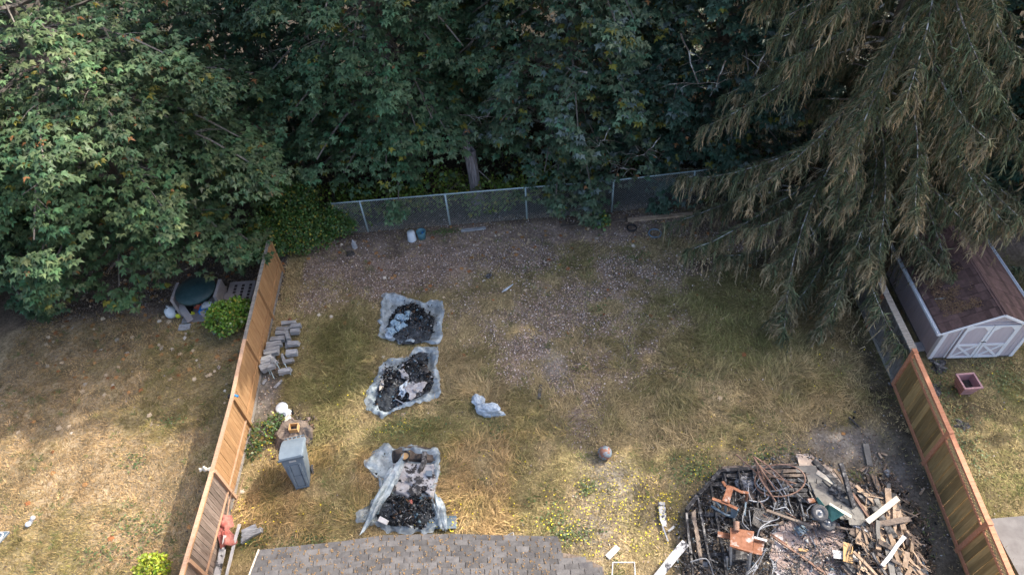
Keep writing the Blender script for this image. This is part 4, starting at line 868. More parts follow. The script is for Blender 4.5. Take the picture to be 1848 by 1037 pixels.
def tarp(lab, outline, heap, hlab, seed, hh=.20, extra=None, center=None):
    c = G(*(center or (sum(p[0] for p in outline) / len(outline), sum(p[1] for p in outline) / len(outline))))
    t = thing('plastic_sheet', lab, 'plastic sheet', (c.x, c.y, 0))
    def zf(x, y, q): rid = 1 - np.abs(2 * fbm(x, y, 2.2, seed, 3) - 1); return .02 + .05 * sm(q, .7, .95) * (.5 + fbm(x, y, 1.7, seed + 3)) + .15 * rid ** 3 * sm(q, .62, .92) - .05 * sm(q, .93, 1) + .02 * fbm(x, y, 9, 4)
    radial('sheet', M['plastic'], outline, zf, t, 44, 220, center)
    h = thing('debris_heap', hlab, 'debris heap', (c.x, c.y, 0)); hc = (sum(p[0] for p in heap) / len(heap), sum(p[1] for p in heap) / len(heap))
    zh = lambda x, y, q: .08 + hh * (1 - q ** 2) * (.4 + 1.1 * fbm(x, y, 2.6, seed + 7)) + .05 * fbm(x, y, 12, seed)
    radial('char_bed', M['debris'], heap, zh, h, 34, 130, smooth=False)
    P = [G(*p) for p in heap]; f = inside(heap); bx = (min(p.x for p in P), max(p.x for p in P), min(p.y for p in P), max(p.y for p in P)); area = (bx[1] - bx[0]) * (bx[3] - bx[2]); hcg = G(*hc); R_ = math.sqrt(area) * .5
    zz = lambda x, y: .10 + hh * np.clip(1 - ((x - hcg.x) ** 2 + (y - hcg.y) ** 2) / R_ ** 2, 0, 1) * (.4 + 1.1 * fbm(x, y, 2.6, seed + 7)) + .05 * rng.random(len(x))
    shards(int(area * 700), f, bx, zz, [BLK, GRY, WHT, BLU, BRN], [.62, .17, .07, .07, .07], (.025, .09), 'charred_scraps', '', parent=h)
    fo = inside(outline); Q = [G(*p) for p in outline]; b2 = (min(p.x for p in Q), max(p.x for p in Q), min(p.y for p in Q), max(p.y for p in Q))
    shards(int(area * 160), fo, b2, lambda x, y: .10 + .04 * rng.random(len(x)), [BLK, GRY, WHT, BLU, BRN], [.6, .2, .06, .07, .07], (.015, .05), 'char_crumbs', '', parent=h, flat=.3)
    return t, h
H1 = [(725, 556), (740, 551), (760, 558), (768, 566), (786, 578), (784, 590), (777, 616), (748, 625), (723, 624), (699, 610), (703, 580), (716, 562)]
H2 = [(758, 637), (774, 641), (772, 668), (786, 690), (779, 706), (748, 727), (705, 743), (688, 753), (676, 735), (687, 705), (697, 668), (720, 672), (732, 656)]
H3 = [(706, 892), (738, 903), (752, 895), (780, 903), (784, 915), (788, 938), (766, 955), (738, 955), (706, 950), (685, 945), (679, 922), (696, 905)]
tarp('crumpled clear plastic sheet farthest from the house roof, holding blue grey burnt scraps', SH1, H1, 'charred scraps with pale blue bits on the plastic sheet farthest from the roof', 3)
tarp('crumpled clear plastic sheet in the middle of the three burnt heaps', SH2, H2, 'blackened heap with white lumps on the middle plastic sheet', 8, .24)
tarp('torn clear plastic sheet nearest the house roof, folded over at its left', SH3, H3, 'black burnt heap on the plastic sheet nearest the roof eave', 14, .16, center=(735, 880))
def crumple(name, label, cat, px, z, r, mt, sub=3, amp=.35, group=None, seed=1, flat=.5, stretch=(1, 1), rz=0):
    import bmesh
    bm = bmesh.new(); bmesh.ops.create_icosphere(bm, subdivisions=sub, radius=1); g = G(px[0], px[1], z); rd = random.Random(seed); of = [rd.random() * 50 for _ in range(3)]
    from mathutils import noise
    ca, sa = math.cos(rz), math.sin(rz)
    for v in bm.verts:
        n = noise.noise(v.co * 1.6 + Vector(of)) * 1.4 + noise.noise(v.co * 4 + Vector(of)) * .6; c = v.co * (1 + amp * n)
        x, y = c.x * r * stretch[0], c.y * r * stretch[1]; v.co = Vector((x * ca - y * sa, x * sa + y * ca, (c.z + .5) * r * flat))
    me = bpy.data.meshes.new(name); bm.to_mesh(me); bm.free(); me.materials.append(M[mt] if isinstance(mt, str) else mt)
    o = link(name, me, None, (g.x, g.y, z)); return tag(o, label, cat, group)
M['paleblue'] = mat('pale_blue_scrap', (0.16, 0.27, 0.36), (0.38, 0.48, 0.55), scale=14, rough=0.7, bump=.03, bscale=20, c3=(.03, .05, .07), c3s=16, c3f=(.55, .6))
for k, (px, py, r) in enumerate([(722, 573, .16), (713, 585, .15), (731, 577, .14), (720, 592, .13), (708, 599, .14), (736, 567, .13), (729, 588, .12)]):
    crumple('crumpled_scrap', ('pale blue scrap in the upper middle of the farthest burnt heap', 'pale blue scrap at the left edge of the farthest burnt heap', 'larger pale blue scrap nearest the centre of the farthest heap', 'pale blue scrap at the lower middle of the farthest burnt heap', 'pale blue scrap just above the whitish lilac scrap', 'pale blue scrap at the top of the farthest burnt heap', 'rightmost pale blue scrap on the farthest burnt heap')[k], 'scrap', (px, py), .24, r, 'paleblue', 2, .6, 'pale blue scraps on the farthest heap', 10 + k, .6)
crumple('crumpled_scrap', 'whitish lilac scrap at the lower left corner of the farthest burnt heap', 'scrap', (703, 604), .14, .15, 'bag', 2, .5, None, 3)
crumple('crumpled_scrap', 'left white lump on the middle burnt heap', 'scrap', (731, 702), .27, .20, 'bag', 3, .6, None, 4, .5, (.7, 1.2), -.5)
crumple('crumpled_scrap', 'right white and brown lump on the middle burnt heap', 'scrap', (751, 704), .25, .24, 'foam', 3, .6, None, 5, .5)
g = G(765, 669, .27); tag(MB().lathe([(.001, .04), (.14, .04), (.15, .0), (.13, -.02)], g, 14).part('burnt_disc', M['char'], None, True), 'dark brown round disc on the middle burnt heap', 'disc')
g1, g2 = G(713, 719, .27), G(731, 729, .2); tag(MB().tube([g1, g2], .022, 6).part('steel_bar', M['steel']), 'short grey bar at the lower edge of the middle burnt heap', 'bar')
g1, g2 = G(738, 688, .42), G(721, 706, .34); tag(MB().beam(g1, g2, .035, .03).part('stick', M['halfchar']), 'scorched stick poking up beside the white lumps of the middle heap', 'stick')
crumple('cloth_scrap', 'beige torn cloth on the upper part of the middle heap', 'cloth', (730, 677), .3, .2, 'foam', 2, .5, None, 31, .25, (.5, 1.2), .6)
crumple('paper_scrap', 'tan torn paper strip at the left side of the middle heap', 'paper', (692, 690), .2, .22, 'cream', 2, .5, None, 32, .15, (.35, 1.4), -.2)
# burnt mattress on the nearest sheet
t = thing('burnt_mattress', 'burnt white foam mattress with black holes on the plastic sheet nearest the roof', 'mattress', tuple(G(740, 870)))
radial('foam_slab', M['foam'], [(709, 838), (735, 835), (762, 837), (795, 838), (790, 872), (782, 902), (765, 890), (752, 897), (738, 906), (722, 895), (711, 892), (708, 865)], lambda x, y, q: .15 + .05 * fbm(x, y, 3, 5) - .12 * sm(q, .85, 1) - .05 * (fbm(x, y, 3, 2) > .55), t, 24, 110)
radial('scorched_end', M['halfchar'], [(706, 815), (730, 808), (760, 806), (790, 812), (796, 820), (795, 836), (762, 835), (735, 833), (709, 836)], lambda x, y, q: .12 + .05 * fbm(x, y, 4, 9) - .1 * sm(q, .85, 1), t, 14, 80)
radial('char_strip', M['char'], [(764, 816), (773, 816), (772, 835), (766, 850), (759, 862), (753, 860), (762, 838)], lambda x, y, q: .20 + .04 * fbm(x, y, 5, 3) - .1 * sm(q, .8, 1), t, 8, 40)
for k, (px, py, r) in enumerate([(738, 864, .08), (757, 865, .1), (746, 886, .13), (756, 888, .1), (709, 880, .09), (748, 873, .04)]): 
    o = crumple('char_patch', '', 'x', (px, py), .185, r * .8, 'char', 3, 1.1, None, 60 + k, .08); o.parent = t; o.location = o.location - t.location; [o.pop(q_, None) for q_ in ('label', 'category')]
crumple('cloth_scrap', 'small dark red cloth scrap between mattress and black heap', 'cloth', (741, 905), .24, .055, 'red_cloth', 2, .5, None, 8)
t = thing('cooking_pot', 'blackened pot with a yellowish inside at the scorched end of the mattress', 'pot', tuple(G(732, 826, .15)))
MB().lathe([(.10, 0), (.14, .1), (.15, .18), (.13, .17), (.1, .05)], t.location, 16).part('pot_body', M['char'], t, True); MB().lathe([(.001, .10), (.12, .11)], t.location, 16).part('pot_inside', M['ply'], t, True)
g = G(693, 940, .2); tag(MB().beam(g + Vector((-.13, .06, .05)), g + Vector((.12, -.07, .06)), .13, .03, j=.01).part('packet', M['white']), 'white oblong packet at the left of the nearest black heap', 'packet')
g = G(774, 855, .2); tag(MB().box(g.x - .09, g.x + .09, g.y - .07, g.y + .08, .18, .26, .015).part('box', M['bin']), 'small grey box on the right side of the burnt mattress', 'box')
crumple('plastic_fold', 'loose fold of clear plastic at the right of the black heap nearest the roof', 'plastic sheet', (796, 930), .08, .3, 'plastic', 3, .5, None, 12, .35, (.45, 1.6), .2)
crumple('plastic_fold', 'long rolled fold of clear plastic along the left of the burnt mattress', 'plastic sheet', (700, 880), .10, .5, 'plastic', 3, .5, None, 13, .35, (.32, 2.0), -.42)
g = G(800, 946); tag(MB().beam(g + Vector((-.5, .05, .1)), g + Vector((.35, .0, .08)), .3, .03, j=.03).part('sheet_metal', M['bluegrey_metal']), 'blue grey flat board end between the last heap and the roof eave', 'board')
# crumpled bag, globe, shards
t = thing('crumpled_bag', 'crumpled speckled white bag lying alone in the grass in the middle of the yard', 'bag', tuple(G(878, 738)))
for nm, px, r, st, rz, sd in (('bag_neck', (864, 727), .24, (.8, 1.1), .5, 21), ('bag_body', (884, 743), .30, (1.35, .62), -.25, 22)):
    o = crumple(nm, '', 'x', px, .03, r, 'bag', 4, .3, None, sd, .7, st, rz); o.parent = t; o.location = o.location - t.location; [o.pop(q_, None) for q_ in ('label', 'category')]
g = G(1091, 822); mb = MB(); n = 14; mb.lathe([(.20 * math.sin(math.pi * k / n) + .001, .20 - .20 * math.cos(math.pi * k / n)) for k in range(n + 1)], (g.x, g.y, -.02), 18)
tag(mb.part('garden_globe', M['rustglobe'], None, True), 'blue grey and rust patched ball lying in the grass', 'ball')
g = G(917, 523); tag(MB().add([(g.x - .22, g.y - .13, .05), (g.x - .05, g.y - .07, .06), (g.x + .17, g.y + .13, .08), (g.x + .2, g.y + .2, .06), (g.x - .06, g.y + .03, .05), (g.x - .22, g.y - .13, .08), (g.x - .05, g.y - .07, .09), (g.x + .17, g.y + .13, .11), (g.x + .2, g.y + .2, .09), (g.x - .06, g.y + .03, .08)], [(9, 8, 7, 6, 5), (0, 1, 2, 3, 4), (0, 5, 6, 1), (1, 6, 7, 2), (2, 7, 8, 3), (3, 8, 9, 4), (4, 9, 5, 0)]).part('plastic_shard', M['white_bucket']), 'pale blue pointed shard lying in the upper middle of the yard', 'shard')
crumple('burnt_lump', 'small black lump in the grass, upper middle of the yard', 'lump', (882, 498), .02, .1, 'char', 2, .5, None, 33)
a, b = G(976, 694, .05), G(973, 720, .05); tag(MB().beam(a, b, .09, .05, j=.012).part('charred_stick', M['char']), 'short charred stick lying upright in the picture, middle of the yard', 'stick')
# buckets, post, planks by the chain link fence
def bucket(px, lab, mt, tipped):
    g = G(*px); t = thing('bucket', lab, 'bucket', (g.x, g.y, 0)); Mx = Matrix.Rotation(math.radians(82 if False else 0), 4, 'X')
    if tipped:                                                           # upside down: closed base on top
        MB().lathe([(.17, 0), (.165, .03), (.14, .38), (.001, .385)], g, 20).part('bucket_body', M[mt], t, True); MB().lathe([(.175, .0), (.18, .015), (.175, .03)], g, 20).part('rim', M[mt], t, True)
    else:
        MB().lathe([(.001, .01), (.135, .01), (.165, .36), (.155, .36), (.13, .12), (.001, .12)], g, 20).part('bucket_body', M[mt], t, True); MB().lathe([(.165, .34), (.182, .345), (.182, .37), (.155, .365)], g, 20).part('rim', M[mt], t, True)
        for k in range(3): MB().box(g.x - .08 + k * .05, g.x - .03 + k * .05, g.y - .05, g.y + .04 * k, .12, .2 + .03 * k, .01).part('odds_and_ends', M[('red_toy', 'black', 'blue')[k]], t)
bucket((744, 432), 'white bucket, left of the teal one, by the chain link fence', 'white_bucket', True)
bucket((762, 430), 'teal blue open bucket with odds and ends inside by the chain link fence', 'teal_bucket', False)
USED = set()
LMK = [('the metal hoop', 1407, 866), ('the tipped chair', 1318, 890), ('the boxy chair', 1340, 970), ('the mesh grate', 1378, 936), ('the barrow wheels', 1486, 933), ('the left deck rim', 1242, 965), ('the far deck rim', 1345, 848), ('the grey deck boards', 1495, 885),
 ('the plywood piece', 1530, 995), ('the cream board', 1593, 920), ('the white strip', 1612, 994), ('the long dark beam', 1592, 942), ('the long rusty pipe', 1440, 1000), ('the patio edge', 1395, 960), ('the pointed upright board', 1627, 950), ('the thin tan pole', 1562, 1018), ('the blue grey bar', 1668, 1022), ('the level black pole', 1607, 1020), ('the painted barrow shadow', 1446, 955)]
def describe(col, noun, x0, y0, x1, y1, thick=None):
    mx, my = (x0 + x1) / 2, (y0 + y1) / 2; l = math.hypot(x1 - x0, y1 - y0); a = math.degrees(math.atan2(-(y1 - y0), x1 - x0)) % 180
    size = 'short' if l < 20 else ('long' if l > 48 else 'mid length'); ori = 'level' if a < 22 or a > 158 else ('rising right' if a < 68 else ('upright' if a < 112 else 'falling right'))
    lm = sorted(LMK, key=lambda q: math.hypot(q[1] - mx, q[2] - my)); opts = []
    for q in lm[:5]:
        dx, dy = mx - q[1], my - q[2]; rel = ('right of' if dx > 0 else 'left of') if abs(dx) > abs(dy) else ('just below' if dy > 0 else 'just above')
        opts.append(f"{size} {thick + ' ' if thick else ''}{col} {noun}, {ori}, {rel} {q[0]}")
    opts.append(f"{size} {col} {noun}, {ori}, between {lm[0][0]} and {lm[1][0]}"); opts.append(f"{size} {col} {noun}, {ori}, between {lm[0][0]} and {lm[2][0]}")
    for o_ in opts:
        if o_ not in USED: USED.add(o_); return o_
    return opts[0]
def plank(p, w, th, mt, label=None, cat='board', name='board', group=None, up=(0, 0, 1), j=.006, parent=None, taper=1.0):
    """p: (px, py, z, px, py, z)"""
    a = G(p[0], p[1], p[2]); b = G(p[3], p[4], p[5]); mb = MB()
    if (b - a).length > .5:                                              # three knots so that it can warp and splinter a little
        q1 = a.lerp(b, .35) + Vector([random.uniform(-.01, .01) for _ in range(3)]); 
        d = (b - a).normalized(); sd = d.cross(Vector(up)).normalized(); u = sd.cross(d); vs = []
        for pt, k in ((a, 1), (q1, 1), (a.lerp(b, .7) + sd * random.uniform(-.012, .012), 1), (b, taper)):
            for x_, y_ in ((-1, -1), (1, -1), (1, 1), (-1, 1)): vs.append(pt + sd * (x_ * w / 2 * k + random.uniform(-j, j)) + u * (y_ * th / 2 + random.uniform(-j, j) * .4) + d * random.uniform(-j * 2, j * 2))
        f_ = [(3, 2, 1, 0), (12, 13, 14, 15)]
        for s_ in (0, 4, 8): f_ += [(s_ + q, s_ + (q + 1) % 4, s_ + 4 + (q + 1) % 4, s_ + 4 + q) for q in range(4)]
        mb.add(vs, f_)
    else: mb.beam(a, b, w, th, up, j)
    o = mb.part(name, M[mt], parent)
    if parent is None: tag(o, label, cat, group)
    return o
plank((1133, 397, .06, 1250, 386, .06), .16, .07, 'brown_lumber', 'long pale plank lying at the foot of the chain link fence, right end')
plank((832, 416, .05, 876, 411, .05), .12, .05, 'log', 'short grey plank lying near the second fence post')
plank((1012, 408, .04, 1062, 402, .04), .12, .04, 'halfchar', 'brown half buried plank left of the sapling')
plank((1092, 400, .04, 1128, 396, .04), .14, .04, 'halfchar', 'short brown plank between sapling and long pale plank')
for (px, py, r, mt, lab) in ((1140, 411, .17, 'black', 'small black ring lying below the long pale plank'), (1182, 421, .22, 'bluegrey_metal', 'faint grey ring lying in the litter, right of the black one')):
    g = G(px, py, .04); mb = MB(); mb.tube([(g.x + math.cos(a) * r, g.y + math.sin(a) * r, .05) for a in np.linspace(0, 6.283, 19)], .03, 6, False); tag(mb.part('ring', M[mt], None, True), lab, 'ring')
g = G(641, 448); crumple('pale_stone', 'pale upright stone by the dark bush at the back of the yard', 'stone', (641, 447), .0, .17, 'stone', 3, .3, None, 44, 1.5, (.55, .5))
crumple('dark_lump', 'low dark earth lump beside the pale upright stone', 'lump', (632, 458), 0, .17, 'black_dirt', 2, .3, None, 45, .25)
# wheelie bin
def bin_():
    g = G(541, 884); t = thing('wheeled_bin', 'grey blue wheeled refuse bin with its lid closed, leaning back in the long grass', 'bin', (g.x + .12, g.y - .02, .13), math.radians(27)); t.rotation_euler = (math.radians(-22), 0, math.radians(9)); t.scale = (1.02, 1.0, 1.12); 
    def Lk(n_, mb, mt, par=None, sm_=False, bev=.012):
        o = link(n_, mb.mesh(n_, M[mt], sm_), par or t)
        if bev: b = o.modifiers.new('bevel', 'BEVEL'); b.width = bev; b.segments = 2; b.limit_method = 'ANGLE'
        return o
    # local: front faces -y; front base edge at origin
    def ring(z, hw, y0, y1): return [(-hw, y0, z), (hw, y0, z), (hw, y1, z), (-hw, y1, z)]
    v = ring(.04, .20, .04, .52) + ring(.98, .29, -.06, .66); v += ring(.98, .32, -.09, .69) + ring(1.03, .32, -.09, .69)
    f = [(3, 2, 1, 0)]
    for s_ in (0, 8): f += [(s_ + q, s_ + (q + 1) % 4, s_ + 4 + (q + 1) % 4, s_ + 4 + q) for q in range(4)]
    f += [(4, 5, 9, 8), (5, 6, 10, 9), (6, 7, 11, 10), (7, 4, 8, 11), (12, 13, 14, 15)]
    Lk('bin_body', MB().add(v, f), 'bin')
    fr = lambda x, s_, d: (x, .04 - .10 * s_ - d, .04 + .94 * s_)          # point on the sloping front, s 0..1
    def panel(x0, x1, s0, s1, d, mt, nm, th=.012): m_ = MB(); m_.add([fr(x0, s0, d), fr(x1, s0, d), fr(x1, s1, d), fr(x0, s1, d), fr(x0, s0, d - th), fr(x1, s0, d - th), fr(x1, s1, d - th), fr(x0, s1, d - th)], [(0, 1, 2, 3), (7, 6, 5, 4), (0, 4, 5, 1), (1, 5, 6, 2), (2, 6, 7, 3), (3, 7, 4, 0)]); return Lk(nm, m_, mt, bev=.003)
    panel(-.115, .115, .02, .80, .002, 'bin_dark', 'recess', .004); panel(-.10, .10, .42, .785, .012, 'bin', 'front_panel'); panel(-.10, .10, .03, .40, .014, 'bin', 'front_panel')
    panel(-.175, -.12, .0, .80, .03, 'bin', 'front_rib', .03); panel(.12, .175, .0, .80, .03, 'bin', 'front_rib', .03)
    lb = panel(-.09, .09, .885, .94, .006, 'white', 'label_plate', .004)
    lid = MB(); n = 7; 
    for i_ in range(n + 1):
        y = -.13 + .84 * i_ / n; z = 1.05 + .07 * math.sin(math.pi * (.15 + .8 * i_ / n)); hw = .33 if 0 < i_ < n else .31
        lid.v += [(-hw, y, z - .05), (hw, y, z - .05), (hw * .93, y, z), (-hw * .93, y, z)]
    for i_ in range(n):
        s_ = i_ * 4; lid.f += [(s_ + q, s_ + (q + 1) % 4, s_ + 4 + (q + 1) % 4, s_ + 4 + q) for q in range(4)]
    lid.f += [(3, 2, 1, 0), tuple(n * 4 + q for q in range(4))]
    L_ = Lk('lid', lid, 'bin'); Lk('lid_edge', MB().box(-.335, .335, -.15, -.125, 1.0, 1.05), 'bin_dark', L_, bev=.004)
    Lk('handle_bar', MB().tube([(-.26, .72, 1.0), (-.26, .82, 1.03), (.26, .82, 1.03), (.26, .72, 1.0)], .018, 6), 'bin_dark', bev=0)
    for x in (-.17, -.06, .06, .17): Lk('hinge', MB().box(x - .012, x + .012, .69, .81, .99, 1.06), 'bin', bev=.003)
    for x in (-.27, .27): Lk('wheel', MB().lathe([(.001, -.025), (.13, -.025), (.14, 0), (.13, .025), (.001, .025)], (x, .52, .14), 18, Matrix.Rotation(math.pi / 2, 4, 'Y')), 'tyre', bev=0)
    Lk('front_bumper', MB().box(-.19, .19, .0, .06, .0, .06), 'bin_dark')
bin_()
# stump with burnt tin, white disc
g = G(530, 792); t = thing('burnt_stump', 'burnt tree stump with a small square tin on it, behind the grey bin', 'stump', (g.x, g.y, 0)); mb = MB(); n = 18; rd = random.Random(4)
for r, z in ((.62, 0), (.5, .18), (.42, .32), (.12, .36)):
    for q in range(n): a = 6.283 * q / n; rr = r * (1 + .16 * rd.uniform(-1, 1)); mb.v.append((g.x + math.cos(a) * rr, g.y + .1 + math.sin(a) * rr * .85, z + rd.uniform(-.03, .03)))
for k in range(3):
    for q in range(n): a_, b_ = k * n + q, k * n + (q + 1) % n; mb.f.append((a_, b_, b_ + n, a_ + n))
mb.f.append(tuple(range(3 * n, 4 * n))); mb.part('stump_wood', M['halfchar'], t)
g2 = G(532, 774, .36); MBx = MB()
for (a0, a1, b0, b1) in ((-.13, .13, -.11, -.095), (-.13, .13, .095, .11), (-.13, -.115, -.095, .095), (.115, .13, -.095, .095)): MBx.box(g2.x + a0, g2.x + a1, g2.y + b0, g2.y + b1, .34, .52)
o = MBx.part('square_tin', M['ply']); tag(o, 'small open square tin standing on the burnt stump', 'tin'); 
tt_ = MB().box(g2.x - .115, g2.x + .115, g2.y - .095, g2.y + .095, .35, .37); q_ = tt_.part('tin_bottom', M['char'], o)
shards(900, lambda x, y: ((x - g.x) ** 2 + (y - g.y) ** 2 < .8) & (rng.random(len(x)) < .8), (g.x - 1, g.x + 1, g.y - .9, g.y + .9), lambda x, y: np.clip(.38 - .55 * np.hypot(x - g.x, y - g.y - .1), .02, .4), [BLK, (.25, .19, .17), (.16, .1, .07), GRY], [.3, .3, .25, .15], (.03, .10), 'charcoal_scraps', 'charcoal and bark scraps piled round the burnt stump')
g = G(508, 735, .1); tag(MB().lathe([(.001, .06), (.15, .055), (.195, .03), (.18, 0.0), (.001, .0)], (g.x, g.y, .06), 20, Matrix.Rotation(.25, 4, 'X')).part('round_dish', M['white_bucket'], None, True), 'round white dish lying between the timber pile and the stump', 'dish')
crumple('pale_stone', 'lumpy pale stone right of the round white dish', 'stone', (519, 746), 0, .11, 'white_bucket', 3, .4, None, 51, .7)
crumple('pale_stone', 'cream rock just below the round white dish', 'stone', (519, 758), 0, .13, 'cream', 2, .4, None, 52, .6)
# stack of weathered timbers
rd = random.Random(9); k = 0
LG = [((508, 584), (535, 582), .14, .12, 0), ((499, 594), (524, 592), .16, .14, .1), ((498, 603), (517, 601), .15, .17, .16), ((525, 590), (543, 588), .17, .16, .14), ((524, 599), (541, 598), .17, .16, .12), ((489, 614), (514, 611), .16, .17, .16), ((482, 624), (508, 620), .18, .17, .18), ((481, 632), (504, 628), .15, .14, .2), ((476, 638), (503, 634), .19, .18, .16), ((476, 647), (497, 645), .15, .16, .02), ((519, 621), (540, 620), .19, .16, .06), ((517, 638), (538, 635), .20, .16, .06), ((472, 649), (490, 643), .14, .14, .22), ((470, 656), (491, 649), .20, .2, .24), ((471, 667), (489, 658), .24, .22, .16), ((484, 664), (497, 659), .12, .13, .38), ((503, 671), (526, 668), .15, .15, .10), ((512, 654), (531, 650), .15, .15, .04), ((489, 645), (500, 655), .14, .16, .14), ((516, 594), (521, 612), .14, .13, .18), ((509, 640), (514, 652), .10, .12, .05), ((516, 612), (518, 628), .08, .1, .02)]
ORD = ['farthest', 'second', 'third', 'fourth', 'fifth', 'sixth', 'seventh', 'eighth', 'ninth', 'tenth', 'eleventh', 'twelfth', 'thirteenth', 'fourteenth']; BL = {}
for col_ in (0, 1):
    row = sorted([q for q in LG if ((q[0][0] + q[1][0]) / 2 > 508) == bool(col_)], key=lambda q: q[0][1] + q[1][1])
    for i_, q in enumerate(row): BL[q] = ORD[i_] + (' timber block, counting from the far end, in the ' if i_ else ' timber block in the ') + ('right' if col_ else 'left') + ' row of the grey pile'
for (a, b, w, h, z) in LG:
    aa = G(a[0], a[1], z + h / 2); bb = G(b[0], b[1], z + h / 2); mb = MB().beam(aa, bb, w * .92, h, j=.022); o = mb.part('timber_block', M['log']); tag(o, BL[(a, b, w, h, z)], 'timber block', 'weathered timber blocks piled by the left fence')
    bv = o.modifiers.new('bevel', 'BEVEL'); bv.width = .006; bv.segments = 2
for (a, b) in (((486, 664), (495, 683)), ((499, 655), (511, 678)), ((513, 655), (525, 676)), ((482, 662), (488, 676))):
    tag(MB().tube([G(a[0], a[1], .35), G(b[0], b[1], .06)], .014, 6).part('green_stake', M['galv']), {486: 'second pale green stake from the left on the timber pile', 499: 'third pale green stake from the left on the timber pile', 513: 'rightmost pale green stake on the near end of the timber pile', 482: 'leftmost and shortest pale green stake on the timber pile'}[a[0]], 'stake', 'green stakes leaning on the timber pile')
for (a, b) in (((474, 693), (480, 684)), ((495, 699), (504, 690)), ((500, 696), (509, 686)), ((497, 700), (500, 692))): plank((a[0], a[1], .04, b[0], b[1], .04), .07, .03, 'log', {474: 'grey wood splinter nearest the fence below the timber pile', 495: 'lower of the two long grey splinters below the timber pile', 500: 'upper right grey splinter below the timber pile', 497: 'short upright grey splinter below the timber pile'}[a[0]], 'wood splinter', 'wood_splinter', 'grey splinters below the timber pile')
tag(crumple('orange_leaf_clump', 'small orange clump at the far end of the timber pile', 'clump', (523, 577), .02, .07, 'rust', 2, .5, None, 70), None)
# things on and by the left fence
g = G(424, 715, 1.5); t = thing('blue_clamp', 'blue plastic clip hooked over the top of the left fence', 'clip', tuple(g)); MB().tube([g + Vector((-.12, 0, .0)), g + Vector((.03, -.02, .1)), g + Vector((.10, -.02, .02))], .035, 6).part('clip_body', M['blue'], t, True); MB().box(g.x - .18, g.x - .10, g.y - .05, g.y + .05, 1.48, 1.57).part('clip_foot', M['black'], t)
g = G(372, 848, 1.68); t = thing('fence_ornament', 'small tan bird shaped ornament sitting on the left fence top', 'ornament', tuple(g))
MB().lathe([(.001, 0), (.05, .02), (.06, .08), (.03, .14), (.035, .18), (.001, .2)], g, 10).part('ornament_body', M['cream'], t, True)
for s_ in (-1, 1): MB().add([g + Vector((0, 0, .08)), g + Vector((s_ * .16, .03, .12)), g + Vector((s_ * .12, -.07, .06)), g + Vector((s_ * .13, -.02, .1))], [(0, 1, 2), (0, 2, 3), (0, 3, 1), (1, 3, 2)]).part('wing', M['cream'], t)
def cloth(name, label, pts, mt, z, amp=.12, seed=2): 
    o = radial(name, M[mt], pts, lambda x, y, q: z + amp * (1 - np.abs(2 * fbm(x, y, 2.5, seed) - 1)) ** 2 + z * .2 * (1 - q), None, 14, 70, solid=.01); return tag(o, label, 'cloth')
cloth('red_cloth', 'faded red torn cloth bundle beside the left fence', [(408, 940), (425, 937), (428, 955), (422, 965), (432, 975), (435, 988), (420, 994), (407, 1000), (404, 985), (405, 962)], 'red_cloth', .18, .3)
plank((391, 1040, .12, 403, 985, .3), .17, .03, 'scorched_white', 'broken white board standing in weeds against the left fence', name='trim_board')
plank((402, 990, .35, 406, 965, .5), .07, .03, 'white', 'thin white splinter above the broken white board by the left fence', name='trim_board')
plank((408, 1040, .1, 432, 945, .35), .07, .05, 'white', 'long white gutter length leaning through the red cloth', name='gutter_length')
for k, (a, b, w) in enumerate([((436, 962), (462, 951), .13), ((437, 975), (472, 955), .13), ((438, 968), (466, 957), .10)]):
    plank((a[0], a[1], .12, b[0], b[1], .14), w, .10, 'log', ('short weathered log slab nearest the fence top, by the red cloth', 'longest weathered log slab beside the red cloth', 'middle weathered log slab beside the red cloth')[k], 'log', 'log_slab', j=.02)
for (pts, lab) in (((( 405, 970), (414, 900), (424, 875)), 'dry tall stalk in front of the left fence, nearer the cloth'), (((418, 925), (430, 893), (440, 860)), 'dry thin stalk in front of the left fence, nearer the bin')):
    mb = MB(); mb.tube([G(pts[0][0], pts[0][1], .1), G(pts[1][0], pts[1][1], .5), G(pts[2][0], pts[2][1], .8)], [.02, .014, .006], 5); tag(mb.part('dry_stalk', M['tan_rail']), lab, 'stalk')
# left lawn: toy, sign corner, play house junk
g = G(57, 942); t = thing('lawn_toy', 'small white toy lying alone on the left lawn', 'toy', tuple(g)); MB().lathe([(.001, 0), (.06, .01), (.08, .05), (.06, .1), (.001, .11)], (g.x - .02, g.y - .08, 0.02), 12).part('toy_end', M['white_bucket'], t, True); MB().lathe([(.001, 0), (.06, .01), (.07, .05), (.05, .09), (.001, .1)], (g.x + .03, g.y + .1, .02), 12).part('toy_end', M['white'], t, True); MB().box(g.x - .04, g.x + .05, g.y - .05, g.y + .06, .02, .07, .01).part('toy_middle', M['steel'], t)
g = G(2, 970); t = thing('base_plate', 'dark pointed plate with a white ring mark at the left edge of the picture', 'plate', (g.x, g.y, 0))
MB().prism([(g.x - .5, g.y + .15), (g.x + .22, g.y + .12), (g.x - .05, g.y - .42), (g.x - .5, g.y - .5)], .04, .09).part('plate_body', M['bluegrey_metal'], t); MB().tube([(g.x + .0 + .1 * math.cos(a), g.y + .0 + .1 * math.sin(a), .105) for a in np.linspace(0, 6.283, 17)], .022, 5, False).part('ring_mark', M['white'], t, True)
MB().tube([(g.x - .5, g.y + .15, .1), (g.x + .22, g.y + .12, .1), (g.x - .05, g.y - .42, .1)], .012, 4).part('white_edge', M['white'], t)
